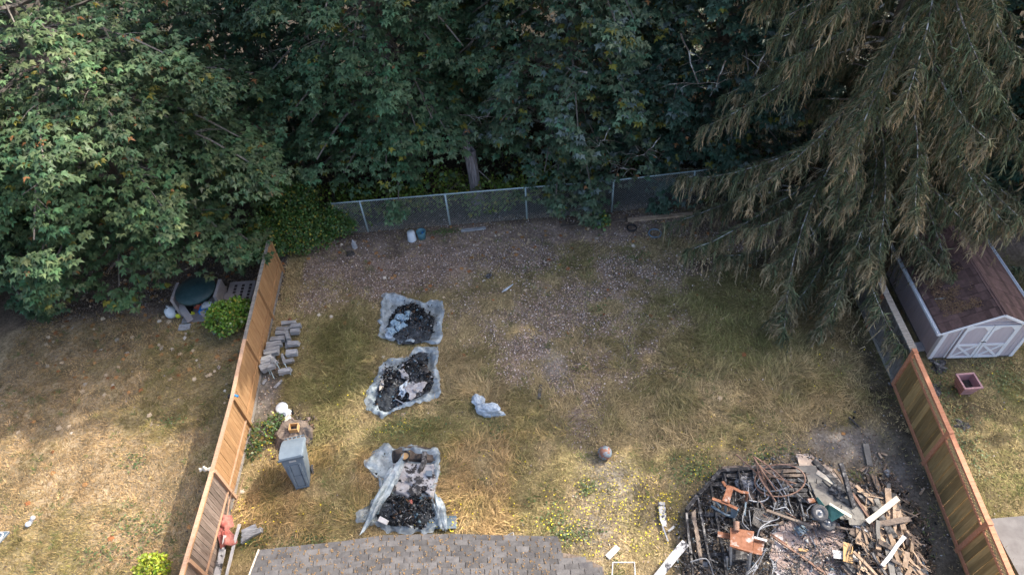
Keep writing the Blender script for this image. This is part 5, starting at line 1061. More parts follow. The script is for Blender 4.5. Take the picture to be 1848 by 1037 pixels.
def junk():
    def q(px, py, z=0): return G(px, py, z)
    a = q(437, 556); t = thing('plastic_steps', 'taupe slatted plastic ramp panel lying by the fence under the big tree', 'panel', (a.x, a.y, 0)); c = Vector((a.x, a.y, 0))
    MB().box(a.x - .48, a.x + .42, a.y - .35, a.y + .95, .30, .37, .01).part('panel_frame', M['grey_plastic'], t)
    for i_ in range(3):
        for j_ in range(7): MB().box(a.x - .28 + i_ * .26, a.x - .19 + i_ * .26, a.y - .22 + j_ * .15, a.y - .12 + j_ * .15, .372, .385).part('slot', M['dark_gap'], t)
    for s_ in (-.47, .35): MB().box(a.x + s_, a.x + s_ + .06, a.y - .34, a.y + .94, .0, .30).part('side_rail', M['grey_plastic'], t)
    b = q(408, 548, .4); t = thing('plastic_wall_panel', 'broken taupe playhouse wall panel between the slatted ramp and the toys', 'panel', (b.x, b.y, 0))
    MB().prism([(b.x - .75, b.y - .0), (b.x + .55, b.y - .45), (b.x + .62, b.y + .1), (b.x + .0, b.y + .5), (b.x - .5, b.y + .45)], .38, .43).part('panel_sheet', M['grey_plastic'], t)
    MB().box(b.x - .8, b.x - .5, b.y - .1, b.y + .1, .40, .47, .02).part('torn_edge', M['white_bucket'], t); MB().beam((b.x - .8, b.y - .2, .35), (b.x - .25, b.y - 1.0, .05), .15, .05).part('side_rail', M['grey_plastic'], t)
    e = q(352, 522, .9); t = thing('playhouse', 'dark green roofed plastic playhouse wreck under the big tree', 'playhouse', (e.x, e.y, 0))
    mb = MB(); mb.lathe([(.001, .12), (.4, .06), (.66, -.04), (.68, -.12), (.6, -.1)], (e.x, e.y, .95), 20); mb.part('roof', M['dark_canopy'], t, True)
    for sx in (-.7, .75): MB().box(e.x + sx - .05, e.x + sx + .05, e.y - .4, e.y + .4, 0, .9).part('wall', M['grey_plastic'], t)
    MB().box(e.x - .6, e.x + .7, e.y - .7, e.y + .2, .02, .08).part('floor', M['grey_plastic'], t)
    MB().beam((e.x - .75, e.y - .1, .55), (e.x - .25, e.y - .75, .15), .22, .05).part('slide_rail', M['grey_plastic'], t)
    j = q(312, 567); t = thing('plastic_jug', 'white plastic jug standing left of the playhouse wreck', 'jug', tuple(j)); MB().lathe([(.001, .0), (.20, .01), (.22, .1), (.20, .25), (.07, .36), (.05, .42), (.001, .43)], j, 16).part('jug_body', M['white_bucket'], t, True); MB().lathe([(.06, .41), (.06, .46), (.001, .47)], j, 12).part('cap', M['steel'], t, True)
    k = q(336, 566); t = thing('toy_mower', 'small black toy machine with yellow wheels in front of the playhouse', 'toy', tuple(k)); MB().box(k.x - .22, k.x + .25, k.y - .12, k.y + .2, .1, .3, .02).part('machine_body', M['black'], t); MB().tube([(k.x - .2, k.y, .3), (k.x - .3, k.y + .15, .5), (k.x - .5, k.y - .05, .4)], .02, 5).part('handle', M['black'], t)
    for dx, dy in ((-.2, -.16), (.28, -.1)): MB().lathe([(.001, -.02), (.08, -.02), (.09, 0), (.08, .02), (.001, .02)], (k.x + dx, k.y + dy, .1), 14, Matrix.Rotation(1.2, 4, 'X')).part('wheel', M['yellow'], t, True)
    r = q(360, 556); tag(crumple('red_toy', 'rust red toy between the black machine and the blue tub', 'toy', (361, 556), .05, .14, 'red_toy', 2, .5, None, 81, .9), None)
    bt = q(374, 563); t = thing('blue_tub', 'bright blue tub with a white lid in front of the taupe panel', 'tub', tuple(bt)); MB().box(bt.x - .2, bt.x + .2, bt.y - .14, bt.y + .14, .0, .22, .01).part('tub_body', M['blue'], t, bevel=.02); MB().box(bt.x - .12, bt.x + .14, bt.y - .02, bt.y + .16, .222, .26, .01).part('lid', M['white'], t)
    s_ = q(334, 591); tag(MB().box(s_.x - .2, s_.x + .2, s_.y - .12, s_.y + .13, .0, .06, .01).part('paving_slab', M['stone'], None, bevel=.008), 'grey slab lying on the left lawn below the playhouse, farther right', 'slab')
    s_ = q(335, 580); tag(MB().box(s_.x - .1, s_.x + .12, s_.y - .1, s_.y + .1, .0, .05, .01).part('paving_slab', M['log'], None, bevel=.008), 'brown small slab just behind the grey slab on the left lawn', 'slab')
junk()
# right lawn: planter, slab, black scraps
g = G(1737, 703); t = thing('planter', 'square mauve plastic planter standing on the right lawn', 'planter', (g.x, g.y, 0), .0); s0, s1, hh = .17, .24, .42
vs = []
for s_, z in ((s0, 0), (s1, hh), (s1 + .03, hh), (s1 + .03, hh + .05), (s1 - .02, hh + .05), (s1 - .03, .2)): vs += [(-s_, -s_, z), (s_, -s_, z), (s_, s_, z), (-s_, s_, z)]
fs = [(3, 2, 1, 0)]
for k in range(5): fs += [(k * 4 + q, k * 4 + (q + 1) % 4, k * 4 + 4 + (q + 1) % 4, k * 4 + 4 + q) for q in range(4)]
link('pot_wall', MB().add(vs, fs).mesh('pot_wall', M['mauve']), t); link('soil', MB().box(-.21, .21, -.21, .21, .19, .2).mesh('soil', M['black_dirt']), t)
g = G(1658, 628); tag(MB().box(g.x - .12, g.x + .14, g.y - .14, g.y + .16, 0, .10, .01).part('paving_slab', M['stone'], None, bevel=.01), 'grey block beside the left corner of the garden shed', 'block')
for k, (px, py, r, lab) in enumerate([(1692, 660, .22, 'black tangled scrap just below the left shed corner'), (1683, 702, .2, 'black scrap on the right lawn beside the new fence'), (1735, 767, .15, 'small dark scrap on the right lawn below the planter')]): crumple('black_scrap', lab, 'scrap', (px, py), .0, r, 'char', 3, .9, None, 83 + k, .25)
# small things between the roof and the burnt deck
plank((1193, 905, .12, 1200, 950, .12), .16, .02, 'scorched_white', 'jagged white painted board standing out in the grass left of the deck', name='trim_board', taper=.5, j=.02)
plank((1195, 948, .12, 1206, 976, .05), .035, .03, 'steel', 'thin grey stick below the jagged white board', 'stick', 'stick')
plank((1206, 958, .08, 1217, 949, .1), .06, .02, 'log', 'small pale chip beside the thin grey stick', 'wood chip', 'wood_chip')
plank((1180, 1048, .22, 1238, 978, .5), .20, .03, 'scorched_white', 'long scorched white board leaning on the left side of the deck', name='trim_board', j=.012)
plank((1096, 1005, .05, 1115, 986, .05), .15, .02, 'white', 'pale pink white pointed board piece near the right end of the roof', name='board_piece', taper=.6)
o = MB().tube([G(1104, 1045, .5), G(1106, 1014, .5), G(1145, 1014, .5), G(1146, 1045, .5)], .022, 5).part('white_frame', M['white']); tag(o, 'white square tube frame beside the right end of the house roof', 'frame')
o = MB().tube([G(908, 969, .3), G(926, 960, .5), G(929, 975, .3)], .018, 5).part('bent_wire', M['white']); tag(o, 'bent white rod sticking up behind the roof eave', 'rod')
# ================================================================ burnt deck, patio and lumber heap
random.seed(21); rng = np.random.default_rng(321)
ZD = .42
def zd(x, y): return .42
# scorched floor of the burnt area: uneven ash bed
fi = inside(FR)
t0 = G(1400, 960); ash = radial('ash_bed', M['ash_soil'], [(1235, 925), (1297, 855), (1430, 848), (1500, 850), (1556, 895), (1590, 960), (1600, 1045), (1230, 1045)], lambda x, y, q: .02 + .10 * fbm(x, y, 2.0, 81) * (1 - .7 * q) + .04 * fbm(x, y, 8, 82), None, 40, 160); tag(ash, 'black and grey ash bed under the burnt deck', 'ash', kind='stuff')
PAL = [BLK, (.06, .06, .065), (.2, .2, .21), (.5, .5, .51), (.30, .22, .15), (.42, .34, .25), (.14, .2, .25)]
P = [G(*p) for p in FR]; bx = (min(p.x for p in P), max(p.x for p in P), min(p.y for p in P), max(p.y for p in P))
shards(15000, lambda x, y: fi(x, y) & (rng.random(len(x)) < .35 + .9 * fbm(x, y, 1.6, 83)), bx, lambda x, y: .10 + .12 * fbm(x, y, 2, 81) + .05 * rng.random(len(x)), PAL, [.16, .12, .16, .12, .16, .18, .10], (.012, .07), 'burnt_debris', 'ash, charcoal and broken scraps strewn across the burnt deck', flat=.5)
lf = inside([(1530, 880), (1600, 850), (1665, 930), (1690, 1045), (1500, 1045), (1520, 960)]); P2 = [G(*p) for p in ((1500, 1045), (1690, 1045), (1600, 850))]
shards(5000, lf, (G(1490, 1045).x, G(1700, 1045).x + .2, 5, 8.8), lambda x, y: .05 + .12 * rng.random(len(x)), [(.40, .29, .20), (.28, .20, .14), (.14, .10, .08), BLK, (.5, .45, .4)], [.26, .26, .2, .18, .1], (.02, .10), 'wood_splinters', 'brown wood splinters and scraps under the lumber heap', flat=.4)
sf = inside([(1440, 740), (1560, 740), (1600, 640), (1640, 700), (1750, 1040), (1680, 1040), (1600, 880), (1480, 830)])
shards(2600, lambda x, y: sf(x, y) & (rng.random(len(x)) < 1.2 * fbm(x, y, 1.1, 85)), (4, 11.2, 4.5, 13), lambda x, y: .03 + .02 * rng.random(len(x)), [(.6, .62, .64), (.35, .26, .18), BLK, (.2, .24, .27)], [.18, .38, .3, .14], (.012, .05), 'scattered_scraps', 'pale scraps scattered on the bare soil along the new cedar fence')
# patio stones
def patio():
    poly = [(1388, 966), (1399, 947), (1511, 948), (1524, 1000), (1545, 1048), (1392, 1048)]; f = inside(poly); c = G(1455, 985)
    pr = [G(*p) for p in poly]; base = MB(); base.prism([(p.x, p.y) for p in pr][::-1], .02, .17); b = base.part('patio', M['stone']); tag(b, kind='structure'); hx = .15; n = 0
    for i_ in range(-12, 13):
        for j_ in range(-12, 13):
            x = c.x + (i_ + (j_ % 2) * .5) * hx * 1.76; y = c.y + j_ * hx * 1.52
            if not f(np.array([x]), np.array([y]))[0]: continue
            pts = []
            for q in range(6):
                a = math.pi / 6 + q * math.pi / 3; vx = x + math.cos(a) * hx; vy = y + math.sin(a) * hx; jx = vnoise(round(vx, 2) * 9, round(vy, 2) * 9, 1, 1) - .5; jy = vnoise(round(vx, 2) * 9, round(vy, 2) * 9, 1, 2) - .5
                vx += float(jx) * .10; vy += float(jy) * .10; pts.append((x + (vx - x) * .95, y + (vy - y) * .95))
            h = .185 + random.uniform(-.005, .006); mb = MB(); mb.prism([(p[0] - b.location.x, p[1] - b.location.y) for p in pts], .17 - b.location.z, h - b.location.z); link('paving_stone', mb.mesh('paving_stone', M['patio']), b); n += 1
    print('stones', n)
patio()
pf = inside([(1388, 985), (1420, 985), (1470, 1000), (1520, 985), (1530, 1045), (1388, 1045)])
shards(3600, lambda x, y: pf(x, y) & (rng.random(len(x)) < 1.9 * fbm(x, y, 2.2, 91) - .5), (5.9, 8.3, 4.8, 7), lambda x, y: .20 + .04 * rng.random(len(x)), [(.62, .61, .61), GRY, BLK, (.3, .22, .17), (.12, .18, .25)], [.32, .24, .16, .2, .08], (.008, .04), 'ash_flakes', 'white and grey ash flakes over the lower part of the patio', flat=.4)
# deck
D = thing('burnt_deck', 'burnt timber deck with bare charred joists, grey boards and pale steps', 'deck', tuple(G(1400, 900)))
def dp(name, p, w, th, mt, **k):
    a = G(p[0], p[1], p[2]); b = G(p[3], p[4], p[5]); n = max(2, int((b - a).length / .3)); d = (b - a).normalized(); up = Vector((0, 0, 1)); sd = d.cross(up).normalized(); u = sd.cross(d); mb = MB(); r_ = k.get('rough', .010)
    for i_ in range(n + 1):
        q = a.lerp(b, i_ / n)
        for x_, y_ in ((-1, -1), (1, -1), (1, 1), (-1, 1)): mb.v.append(q + sd * (x_ * w / 2 + random.uniform(-r_, r_)) + u * (y_ * th / 2 + random.uniform(-r_, r_)) + d * (random.uniform(-r_, r_) * 3 if i_ in (0, n) else 0))
    mb.f += [(3, 2, 1, 0), tuple(n * 4 + q for q in range(4))]
    for i_ in range(n): mb.f += [(i_ * 4 + q, i_ * 4 + (q + 1) % 4, i_ * 4 + 4 + (q + 1) % 4, i_ * 4 + 4 + q) for q in range(4)]
    return mb.part(name, M[mt], D)
z = .34
for p in [(1238, 922, z, 1259, 894, z), (1260, 893, z, 1282, 870, z), (1283, 869, z, 1299, 849, z), (1300, 850, z, 1370, 845, z), (1371, 845, z, 1437, 842, z)]: dp('rim_joist', p, .09, .14, 'char')
dp('rim_board', (1303, 845, z + .03, 1437, 839, z + .03), .10, .05, 'halfchar')
for p in [(1238, 926, z, 1246, 1000, z), (1246, 1002, z, 1252, 1048, z), (1259, 898, z, 1281, 1019, z), (1281, 871, z, 1305, 998, z), (1306, 854, z, 1316, 905, z), (1332, 849, z, 1339, 884, z), (1358, 849, z, 1369, 893, z), (1387, 880, z, 1405, 938, z), (1434, 872, z, 1451, 940, z), (1320, 908, z, 1326, 960, z), (1306, 1000, z, 1312, 1048, z), (1409, 850, z, 1420, 895, z), (1370, 896, z, 1378, 930, z)]: dp('joist', p, .055, .15, 'char')
for p in [(1238, 928, z - .1, 1322, 930, z - .1), (1252, 1002, z - .1, 1320, 1001, z - .1), (1285, 861, z - .08, 1368, 856, z - .08), (1397, 925, z - .1, 1470, 935, z - .1), (1322, 932, z - .1, 1398, 940, z - .12), (1282, 875, z - .08, 1310, 874, z - .08)]: dp('beam', p, .09, .12, 'char')
dp('joist', (1251, 922, z + .05, 1265, 1014, z + .05), .10, .06, 'halfchar', rough=.02)
for k, (x0, x1, y0, y1) in enumerate([(1372, 1458, 851, 848), (1380, 1462, 859, 857), (1395, 1455, 868, 866), (1408, 1452, 876, 875), (1412, 1456, 884, 884), (1420, 1458, 893, 893)]): dp('charred_slat', (x0, y0, z + .09, x1, y1, z + .09), .085, .035, 'halfchar' if k < 2 else 'char', rough=.014)
GB = [(1436, 846, 1474, 846, .16), (1455, 855, 1490, 856, .15), (1457, 865, 1503, 867, .15), (1458, 875, 1515, 878, .15), (1460, 886, 1527, 889, .15), (1464, 897, 1538, 900, .15), (1478, 908, 1548, 911, .15), (1500, 919, 1556, 922, .15), (1515, 930, 1560, 933, .15), (1532, 941, 1560, 943, .13)]
for (x0, y0, x1, y1, w) in GB: dp('deck_board', (x0, y0, z + .10, x1, y1, z + .10), w * 1.18, .035, 'deck_board', rough=.004)
ST_ = [((1438, 824), (1458, 823), (1552, 886), .16), ((1440, 831), (1457, 831), (1546, 890), .24), ((1442, 839), (1456, 839), (1500, 869), .33)]
for k, (a, b, c, zz) in enumerate(ST_):
    dp('step_board', (a[0], a[1], zz, b[0] + 2, b[1], zz), .16, .035, 'pink_step', rough=.002); dp('step_board', (b[0] + 1, b[1], zz, c[0], c[1], zz + .001), .16, .035, 'pink_step', rough=.002)
    dp('riser', (a[0], a[1] + 3, zz - .09, b[0], b[1] + 3, zz - .09), .03, .13, 'pink_step', rough=.001)
dp('trim_board', (1474, 851, z + .125, 1530, 888, z + .125), .13, .03, 'cream', rough=.003)
# charred timbers lying on steps and deck
def P_(p, w, th, mt, lab, **k): return plank(p, w, th, mt, lab, **k)
P_((1468, 832, .40, 1530, 889, .50), .12, .09, 'char', 'long charred timber lying down over the pale deck steps', name='charred_timber', j=.02)
P_((1480, 848, .42, 1526, 882, .44), .10, .06, 'char', 'second charred strip beside the long timber on the steps', name='charred_timber', j=.02)
P_((1517, 835, 1.0, 1541, 915, .46), .11, .10, 'char', 'upright charred post leaning over the grey deck boards', name='charred_post', cat='post', j=.012)
P_((1505, 846, .5, 1535, 890, .5), .06, .04, 'brown_lumber', 'thin tan splintered strip crossing the charred steps')
P_((1484, 866, .47, 1512, 893, .47), .03, .03, 'char', 'thin black rod lying across the grey deck boards', name='rod', cat='rod')
P_((1507, 895, .47, 1536, 915, .47), .03, .03, 'char', 'lower thin black rod lying across the grey deck boards', name='rod', cat='rod')
P_((1497, 909, .78, 1536, 932, .62), .08, .04, 'cream', 'pale board edge lying on the green tray')
P_((1383, 920, .55, 1466, 950, .45), .06, .06, 'halfchar', 'long scorched pole crossing from the joists to the patio', name='pole', cat='pole')
crumple('burnt_cloth', 'black burnt cloth lump at the right end of the steps', 'cloth', (1512, 888), .46, .16, 'char', 3, .7, None, 101, .5)
o = P_((1390, 964, .26, 1491, 1036, .26), .05, .05, 'rust_pipe', 'long rusty pipe lying diagonally over the patio', name='pipe', cat='pipe'); P_((1392, 963, .28, 1420, 982, .28), .02, .03, 'rust', 'thin rusty strip at the upper end of the long pipe', name='strip', cat='strip')
P_((1466, 950, .25, 1480, 1000, .25), .02, .02, 'rust_pipe', 'thin dark rod below the wheels on the patio', name='rod', cat='rod')
P_((1441, 991, .24, 1458, 993, .24), .06, .03, 'ply', 'small ochre stick lying on the patio ash', name='stick', cat='stick')
P_((1503, 999, .34, 1547, 1005, .34), .20, .02, 'white', 'bright white board under the plywood piece', j=.004)
P_((1530, 979, .40, 1530, 1014, .40), .22, .03, 'ply', 'orange brown plywood rectangle lying across the white board', name='plywood_piece', cat='plywood', j=.004)
# wires and pipes
def arc(pts, r, mt, lab, name='wire', cat='wire', group=None, n=5):
    C = [G(*p) for p in pts]; path = []
    for k in range(len(C) - 1):                                          # Catmull-Rom
        p0, p1, p2, p3 = C[max(k - 1, 0)], C[k], C[k + 1], C[min(k + 2, len(C) - 1)]
        for q in range(6):
            t = q / 6; path.append(.5 * ((2 * p1) + (p2 - p0) * t + (2 * p0 - 5 * p1 + 4 * p2 - p3) * t * t + (3 * p1 - p0 - 3 * p2 + p3) * t ** 3))
    path.append(C[-1]); o = MB().tube(path, r, n).part(name, M[mt]); return tag(o, lab, cat, group)
rgrp = 'rusty rods sticking up from the tangle at the deck edge'
RL = iter(['longest rusty rod, its tip farthest left of the tangle', 'rusty rod bending left as it falls into the middle of the tangle', 'rusty rod falling farthest right from the shared tip of the bundle', 'steep rusty rod beside the bending one at the deck edge', 'low rusty rod nearly level across the top of the metal hoop', 'short rusty rod rising from inside the metal hoop'])
for p in [((1328, 819, 1.2), (1383, 869, .7)), ((1359, 824, 1.3), (1376, 850, .95), (1400, 885, .6)), ((1361, 823, 1.25), (1392, 845, .9), (1430, 880, .6)), ((1363, 826, 1.2), (1372, 862, .8), (1392, 892, .6)), ((1368, 838, 1.0), (1398, 860, .85), (1436, 872, .6)), ((1370, 842, .9), (1385, 880, .6), (1400, 905, .5))]:
    arc([q for q in p], .022, 'rust_pipe', next(RL), 'rusty_rod', 'rod', rgrp)
hc = G(1407, 866, .62); path = [(hc.x + .63 * math.cos(a), hc.y + .40 * math.sin(a), .62 + .12 * math.cos(a - .7)) for a in np.linspace(0, 6.283, 33)]; tag(MB().tube(path, .02, 5, False).part('metal_hoop', M['rust_pipe'], None, True), 'large thin metal hoop lying on the tangle of rods', 'hoop')
wg = 'ashy cables tangled on the burnt joists'; wl = 'grey ashy cable looping through the tangle on the burnt joists'
for p in [((1372, 860, .6), (1366, 872, .6), (1380, 884, .55), (1405, 884, .55), (1432, 872, .6)), ((1358, 888, .5), (1368, 876, .5), (1377, 868, .5)), ((1350, 872, .6), (1352, 892, .55), (1360, 905, .5)), ((1352, 902, .45), (1370, 905, .45), (1384, 900, .45), (1388, 893, .45)), ((1388, 865, .55), (1410, 890, .5), (1416, 900, .5)), ((1395, 852, .6), (1407, 872, .55), (1420, 895, .5)), ((1422, 888, .5), (1424, 905, .45), (1432, 925, .4)), ((1400, 905, .5), (1392, 930, .45), (1380, 945, .4)), ((1345, 915, .5), (1340, 940, .6), (1352, 955, .55)), ((1360, 930, .5), (1380, 940, .5), (1405, 935, .5), (1400, 925, .5)), ((1370, 955, .5), (1385, 948, .5), (1405, 946, .5)), ((1366, 970, .5), (1372, 952, .6), (1390, 940, .5)), ((1391, 1045, .3), (1396, 1020, .3), (1388, 1003, .4)), ((1340, 1045, .3), (1364, 1015, .35), (1382, 990, .5)), ((1352, 1045, .3), (1368, 1020, .35), (1381, 992, .5)), ((1246, 1013, .5), (1272, 1007, .55), (1282, 1020, .4), (1290, 1045, .2)), ((1440, 862, .5), (1458, 875, .5), (1470, 885, .5)), ((1438, 890, .5), (1450, 900, .5)), ((1455, 1003, .25), (1462, 1010, .25), (1466, 1030, .22)), ((1462, 968, .22), (1468, 978, .22), (1472, 988, .22)), ((1417, 862, .6), (1409, 880, .5), (1404, 900, .45)), ((1430, 930, .4), (1418, 915, .45), (1400, 918, .45), (1390, 912, .4))]:
    arc(p, random.uniform(.010, .018), 'ash_wire', describe('ashy grey', 'cable', p[0][0], p[0][1], p[-1][0], p[-1][1]), 'ashy_cable', 'cable', wg)
for k in range(26):                                                      # short broken rods through the tangle
    px, py = random.uniform(1345, 1450), random.uniform(855, 935); a = random.uniform(.3, 1.6); l = random.uniform(10, 30)
    mt = random.choice(('ash_wire', 'char', 'rust_pipe'))
    arc([(px, py, random.uniform(.35, .6)), (px + math.cos(a) * l, py + math.sin(a) * l, random.uniform(.3, .5))], random.uniform(.008, .016), mt, describe({'ash_wire': 'ash grey', 'char': 'black', 'rust_pipe': 'rusty'}[mt], 'thin rod', px, py, px + math.cos(a) * l, py + math.sin(a) * l), 'burnt_rod', 'rod', 'short burnt rods in the tangle')
M['grate_m'] = mat('scorched_grate', (0.10, 0.095, 0.09), (0.26, 0.24, 0.22), scale=7, rough=.8)
gt = thing('metal_grate', 'scorched square mesh panel lying between the chair and the patio', 'grate', tuple(G(1384, 932, .45)))
A_, B_, C_, D_ = G(1362, 916, .5), G(1397, 934, .45), G(1378, 956, .45), G(1358, 944, .5)
mb = MB()
for k in range(13):
    f = k / 12; mb.beam(A_.lerp(B_, f), D_.lerp(C_, f), .012, .012); mb.beam(A_.lerp(D_, f) + Vector((0, 0, .012)), B_.lerp(C_, f) + Vector((0, 0, .012)), .012, .012)
mb.part('mesh_wires', M['grate_m'], gt, kind='stuff'); z1 = Vector((0, 0, -.03)); MB().add([A_ + z1, B_ + z1, C_ + z1, D_ + z1, A_ + z1 * 2, B_ + z1 * 2, C_ + z1 * 2, D_ + z1 * 2], [(0, 3, 2, 1), (4, 5, 6, 7), (0, 1, 5, 4), (1, 2, 6, 5), (2, 3, 7, 6), (3, 0, 4, 7)]).part('backing_plate', M['halfchar'], gt)
# chairs
def qbox(mb, pts, th):
    """slab through four 3D points with thickness th downward"""
    d = (pts[1] - pts[0]).cross(pts[3] - pts[0]).normalized() * th
    return mb.add([*pts, *[p - d for p in pts]], [(0, 1, 2, 3), (7, 6, 5, 4), (0, 4, 5, 1), (1, 5, 6, 2), (2, 6, 7, 3), (3, 7, 4, 0)])
c = thing('rusted_chair', 'rusted steel armchair frame tipped over on the joists, nearer the deck corner', 'chair', tuple(G(1325, 900)))
zz = .95
qbox(MB(), [G(1322, 879, zz), G(1308, 906, zz - .05), G(1303, 900, zz - .05), G(1314, 876, zz)][::1], -.03).part('seat', M['rust'], c)
qbox(MB(), [G(1311, 880, zz + .02), G(1323, 882, zz + .02), G(1316, 908, zz - .03), G(1303, 903, zz - .03)], .03).part('seat', M['rust'], c)
for pts in ([(1304, 868, zz), (1310, 877, zz), (1323, 880, zz), (1337, 887, zz), (1351, 889, zz)], [(1285, 899, zz - .05), (1297, 903, zz - .05), (1310, 908, zz - .05), (1331, 918, zz - .05)]):
    mb = MB(); [mb.beam(G(*pts[k]), G(*pts[k + 1]), .07, .035) for k in range(len(pts) - 1)]; mb.part('armrest', M['rust'], c)
for (a, b) in (((1349, 890, zz), (1346, 903, .45)), ((1331, 918, zz - .05), (1326, 932, .40)), ((1310, 908, zz - .05), (1309, 922, .4)), ((1288, 900, zz - .1), (1300, 914, .45))): MB().beam(G(*a), G(*b), .06, .04).part('leg', M['rust'] if a[0] > 1340 else M['bluegrey_metal'], c)
MB().beam(G(1283, 912, .5), G(1309, 928, .42), .05, .05).part('base_rail', M['bluegrey_metal'], c); MB().beam(G(1309, 928, .42), G(1326, 933, .4), .05, .05).part('base_rail', M['bluegrey_metal'], c); MB().beam(G(1346, 903, .45), G(1344, 930, .4), .04, .04).part('base_rail', M['bluegrey_metal'], c)
qbox(MB(), [G(1320, 912, .75), G(1329, 917, .75), G(1327, 932, .45), G(1319, 928, .45)], .03).part('side_plate', M['bluegrey_metal'], c)
c = thing('rusted_chair', 'rusted boxy steel chair standing on four legs beside the patio', 'chair', tuple(G(1340, 990))); zz = .85
qbox(MB(), [G(1318, 951, zz), G(1318, 983, zz), G(1358, 995, zz), G(1361, 958, zz)], .03).part('back_panel', M['rust'], c)
qbox(MB(), [G(1361, 971, zz - .3), G(1358, 997, zz - .3), G(1375, 1001, zz - .32), G(1380, 975, zz - .3)], .03).part('side_panel', M['rust'], c)
MB().beam(G(1317, 984, zz - .01), G(1358, 996, zz - .01), .05, .07).part('edge_rail', M['rust'], c); MB().beam(G(1361, 969, zz - .22), G(1384, 975, zz - .25), .05, .03).part('armrest', M['steel'], c); MB().beam(G(1295, 963, zz - .2), G(1318, 967, zz - .2), .14, .03).part('armrest', M['rust'], c)
for (a, b) in (((1319, 985, zz), (1318, 1018, .2)), ((1355, 995, zz), (1351, 1030, .2)), ((1312, 1004, .5), (1311, 1026, .1)), ((1351, 1000, .6), (1348, 1034, .1))): MB().beam(G(*a), G(*b), .055, .045).part('leg', M['steel'], c)
MB().box(*(lambda g: (g.x - .3, g.x + .25, g.y - .15, g.y + .25, .25, .40))(G(1335, 1000, .3)), .01).part('seat', M['char'], c)
arc([(1329, 941, .9), (1329, 957, .88)], .07, 'rust_pipe', 'short rusty cylinder standing on the back of the boxy chair', 'flue_pipe', 'pipe', n=14)
# wheeled barrow on its back
w = thing('wheelbarrow', 'overturned two wheeled barrow with a torn green tray on the deck', 'wheelbarrow', tuple(G(1490, 930, .45)))
def wheel(px, r, tilt, rz):
    g = G(*px); Mx = Matrix.Rotation(rz, 4, 'Z') @ Matrix.Rotation(tilt, 4, 'X'); ty = MB().lathe([(r * .55, -.05), (r * .8, -.065), (r, -.035), (r * 1.03, 0), (r, .035), (r * .8, .065), (r * .55, .05)], g, 24, Mx).part('tyre', M['tyre'], w, True)
    MB().lathe([(.001, .03), (r * .2, .045), (r * .25, .02), (r * .5, .015), (r * .56, .05)], g, 18, Mx).part('rim', M['wheelgrey'], w, True); MB().lathe([(.001, -.05), (.03, -.05), (.03, .09), (.001, .09)], g, 10, Mx).part('axle_hub', M['steel'], w, True)
wheel((1479, 925, .80), .205, .28, .3); wheel((1493, 943, .42), .20, .25, .4)
MB().tube([G(1479, 925, .78), G(1493, 943, .45)], .02, 6).part('axle', M['steel'], w)
T4 = [G(1497, 909, .80), G(1524, 927, .70), G(1501, 940, .50), G(1491, 926, .55)]
qbox(MB(), T4, .02).part('tray_side', M['green_tub'], w); qbox(MB(), [G(1471, 897, .62), G(1476, 896, .66), G(1489, 912, .62), G(1480, 913, .55)], .02).part('tray_side', M['green_tub'], w)
qbox(MB(), [T4[0], G(1489, 912, .62), G(1486, 924, .5), T4[3]], .02).part('tray_floor', M['green_tub'], w)
for p in (((1461, 870, .9), (1466, 884, .75), (1473, 900, .62)), ((1463, 884, .7), (1469, 896, .65), (1474, 905, .6))): MB().tube([G(*q) for q in p], .02, 6).part('handle', M['black'], w, True)
MB().tube([G(1459, 934, .45), G(1456, 920, .5), G(1464, 911, .5), G(1472, 908, .55)], .014, 6).part('frame_tube', M['ash_wire'], w, True); MB().tube([G(1466, 935, .5), G(1480, 940, .5), G(1490, 938, .5)], .018, 6).part('frame_tube', M['bluegrey_metal'], w, True)
g = G(1463, 904, .42); tag(MB().box(g.x - .09, g.x + .09, g.y - .06, g.y + .07, .42, .5, .008).part('brick', M['rust']), 'small reddish brick left of the green tray', 'brick')
crumple('rubble_stone', 'rounded grey stone between the joists behind the tipped chair', 'stone', (1344, 874), .12, .26, 'stone', 3, .25, None, 110, .6)
plank((1351, 880, .4, 1358, 900, .4), .16, .03, 'halfchar', 'scorched flat panel right of the rounded grey stone', name='panel', cat='panel')
g = G(1446, 946, .2); plank((1440, 948, .205, 1452, 962, .205), .28, .012, 'bluegrey_metal', 'blue grey square painted as the barrow tray shadow on the patio', name='painted_shadow', cat='tile', j=.006)  # flat blue grey square stands in for the barrow tray's cast shadow
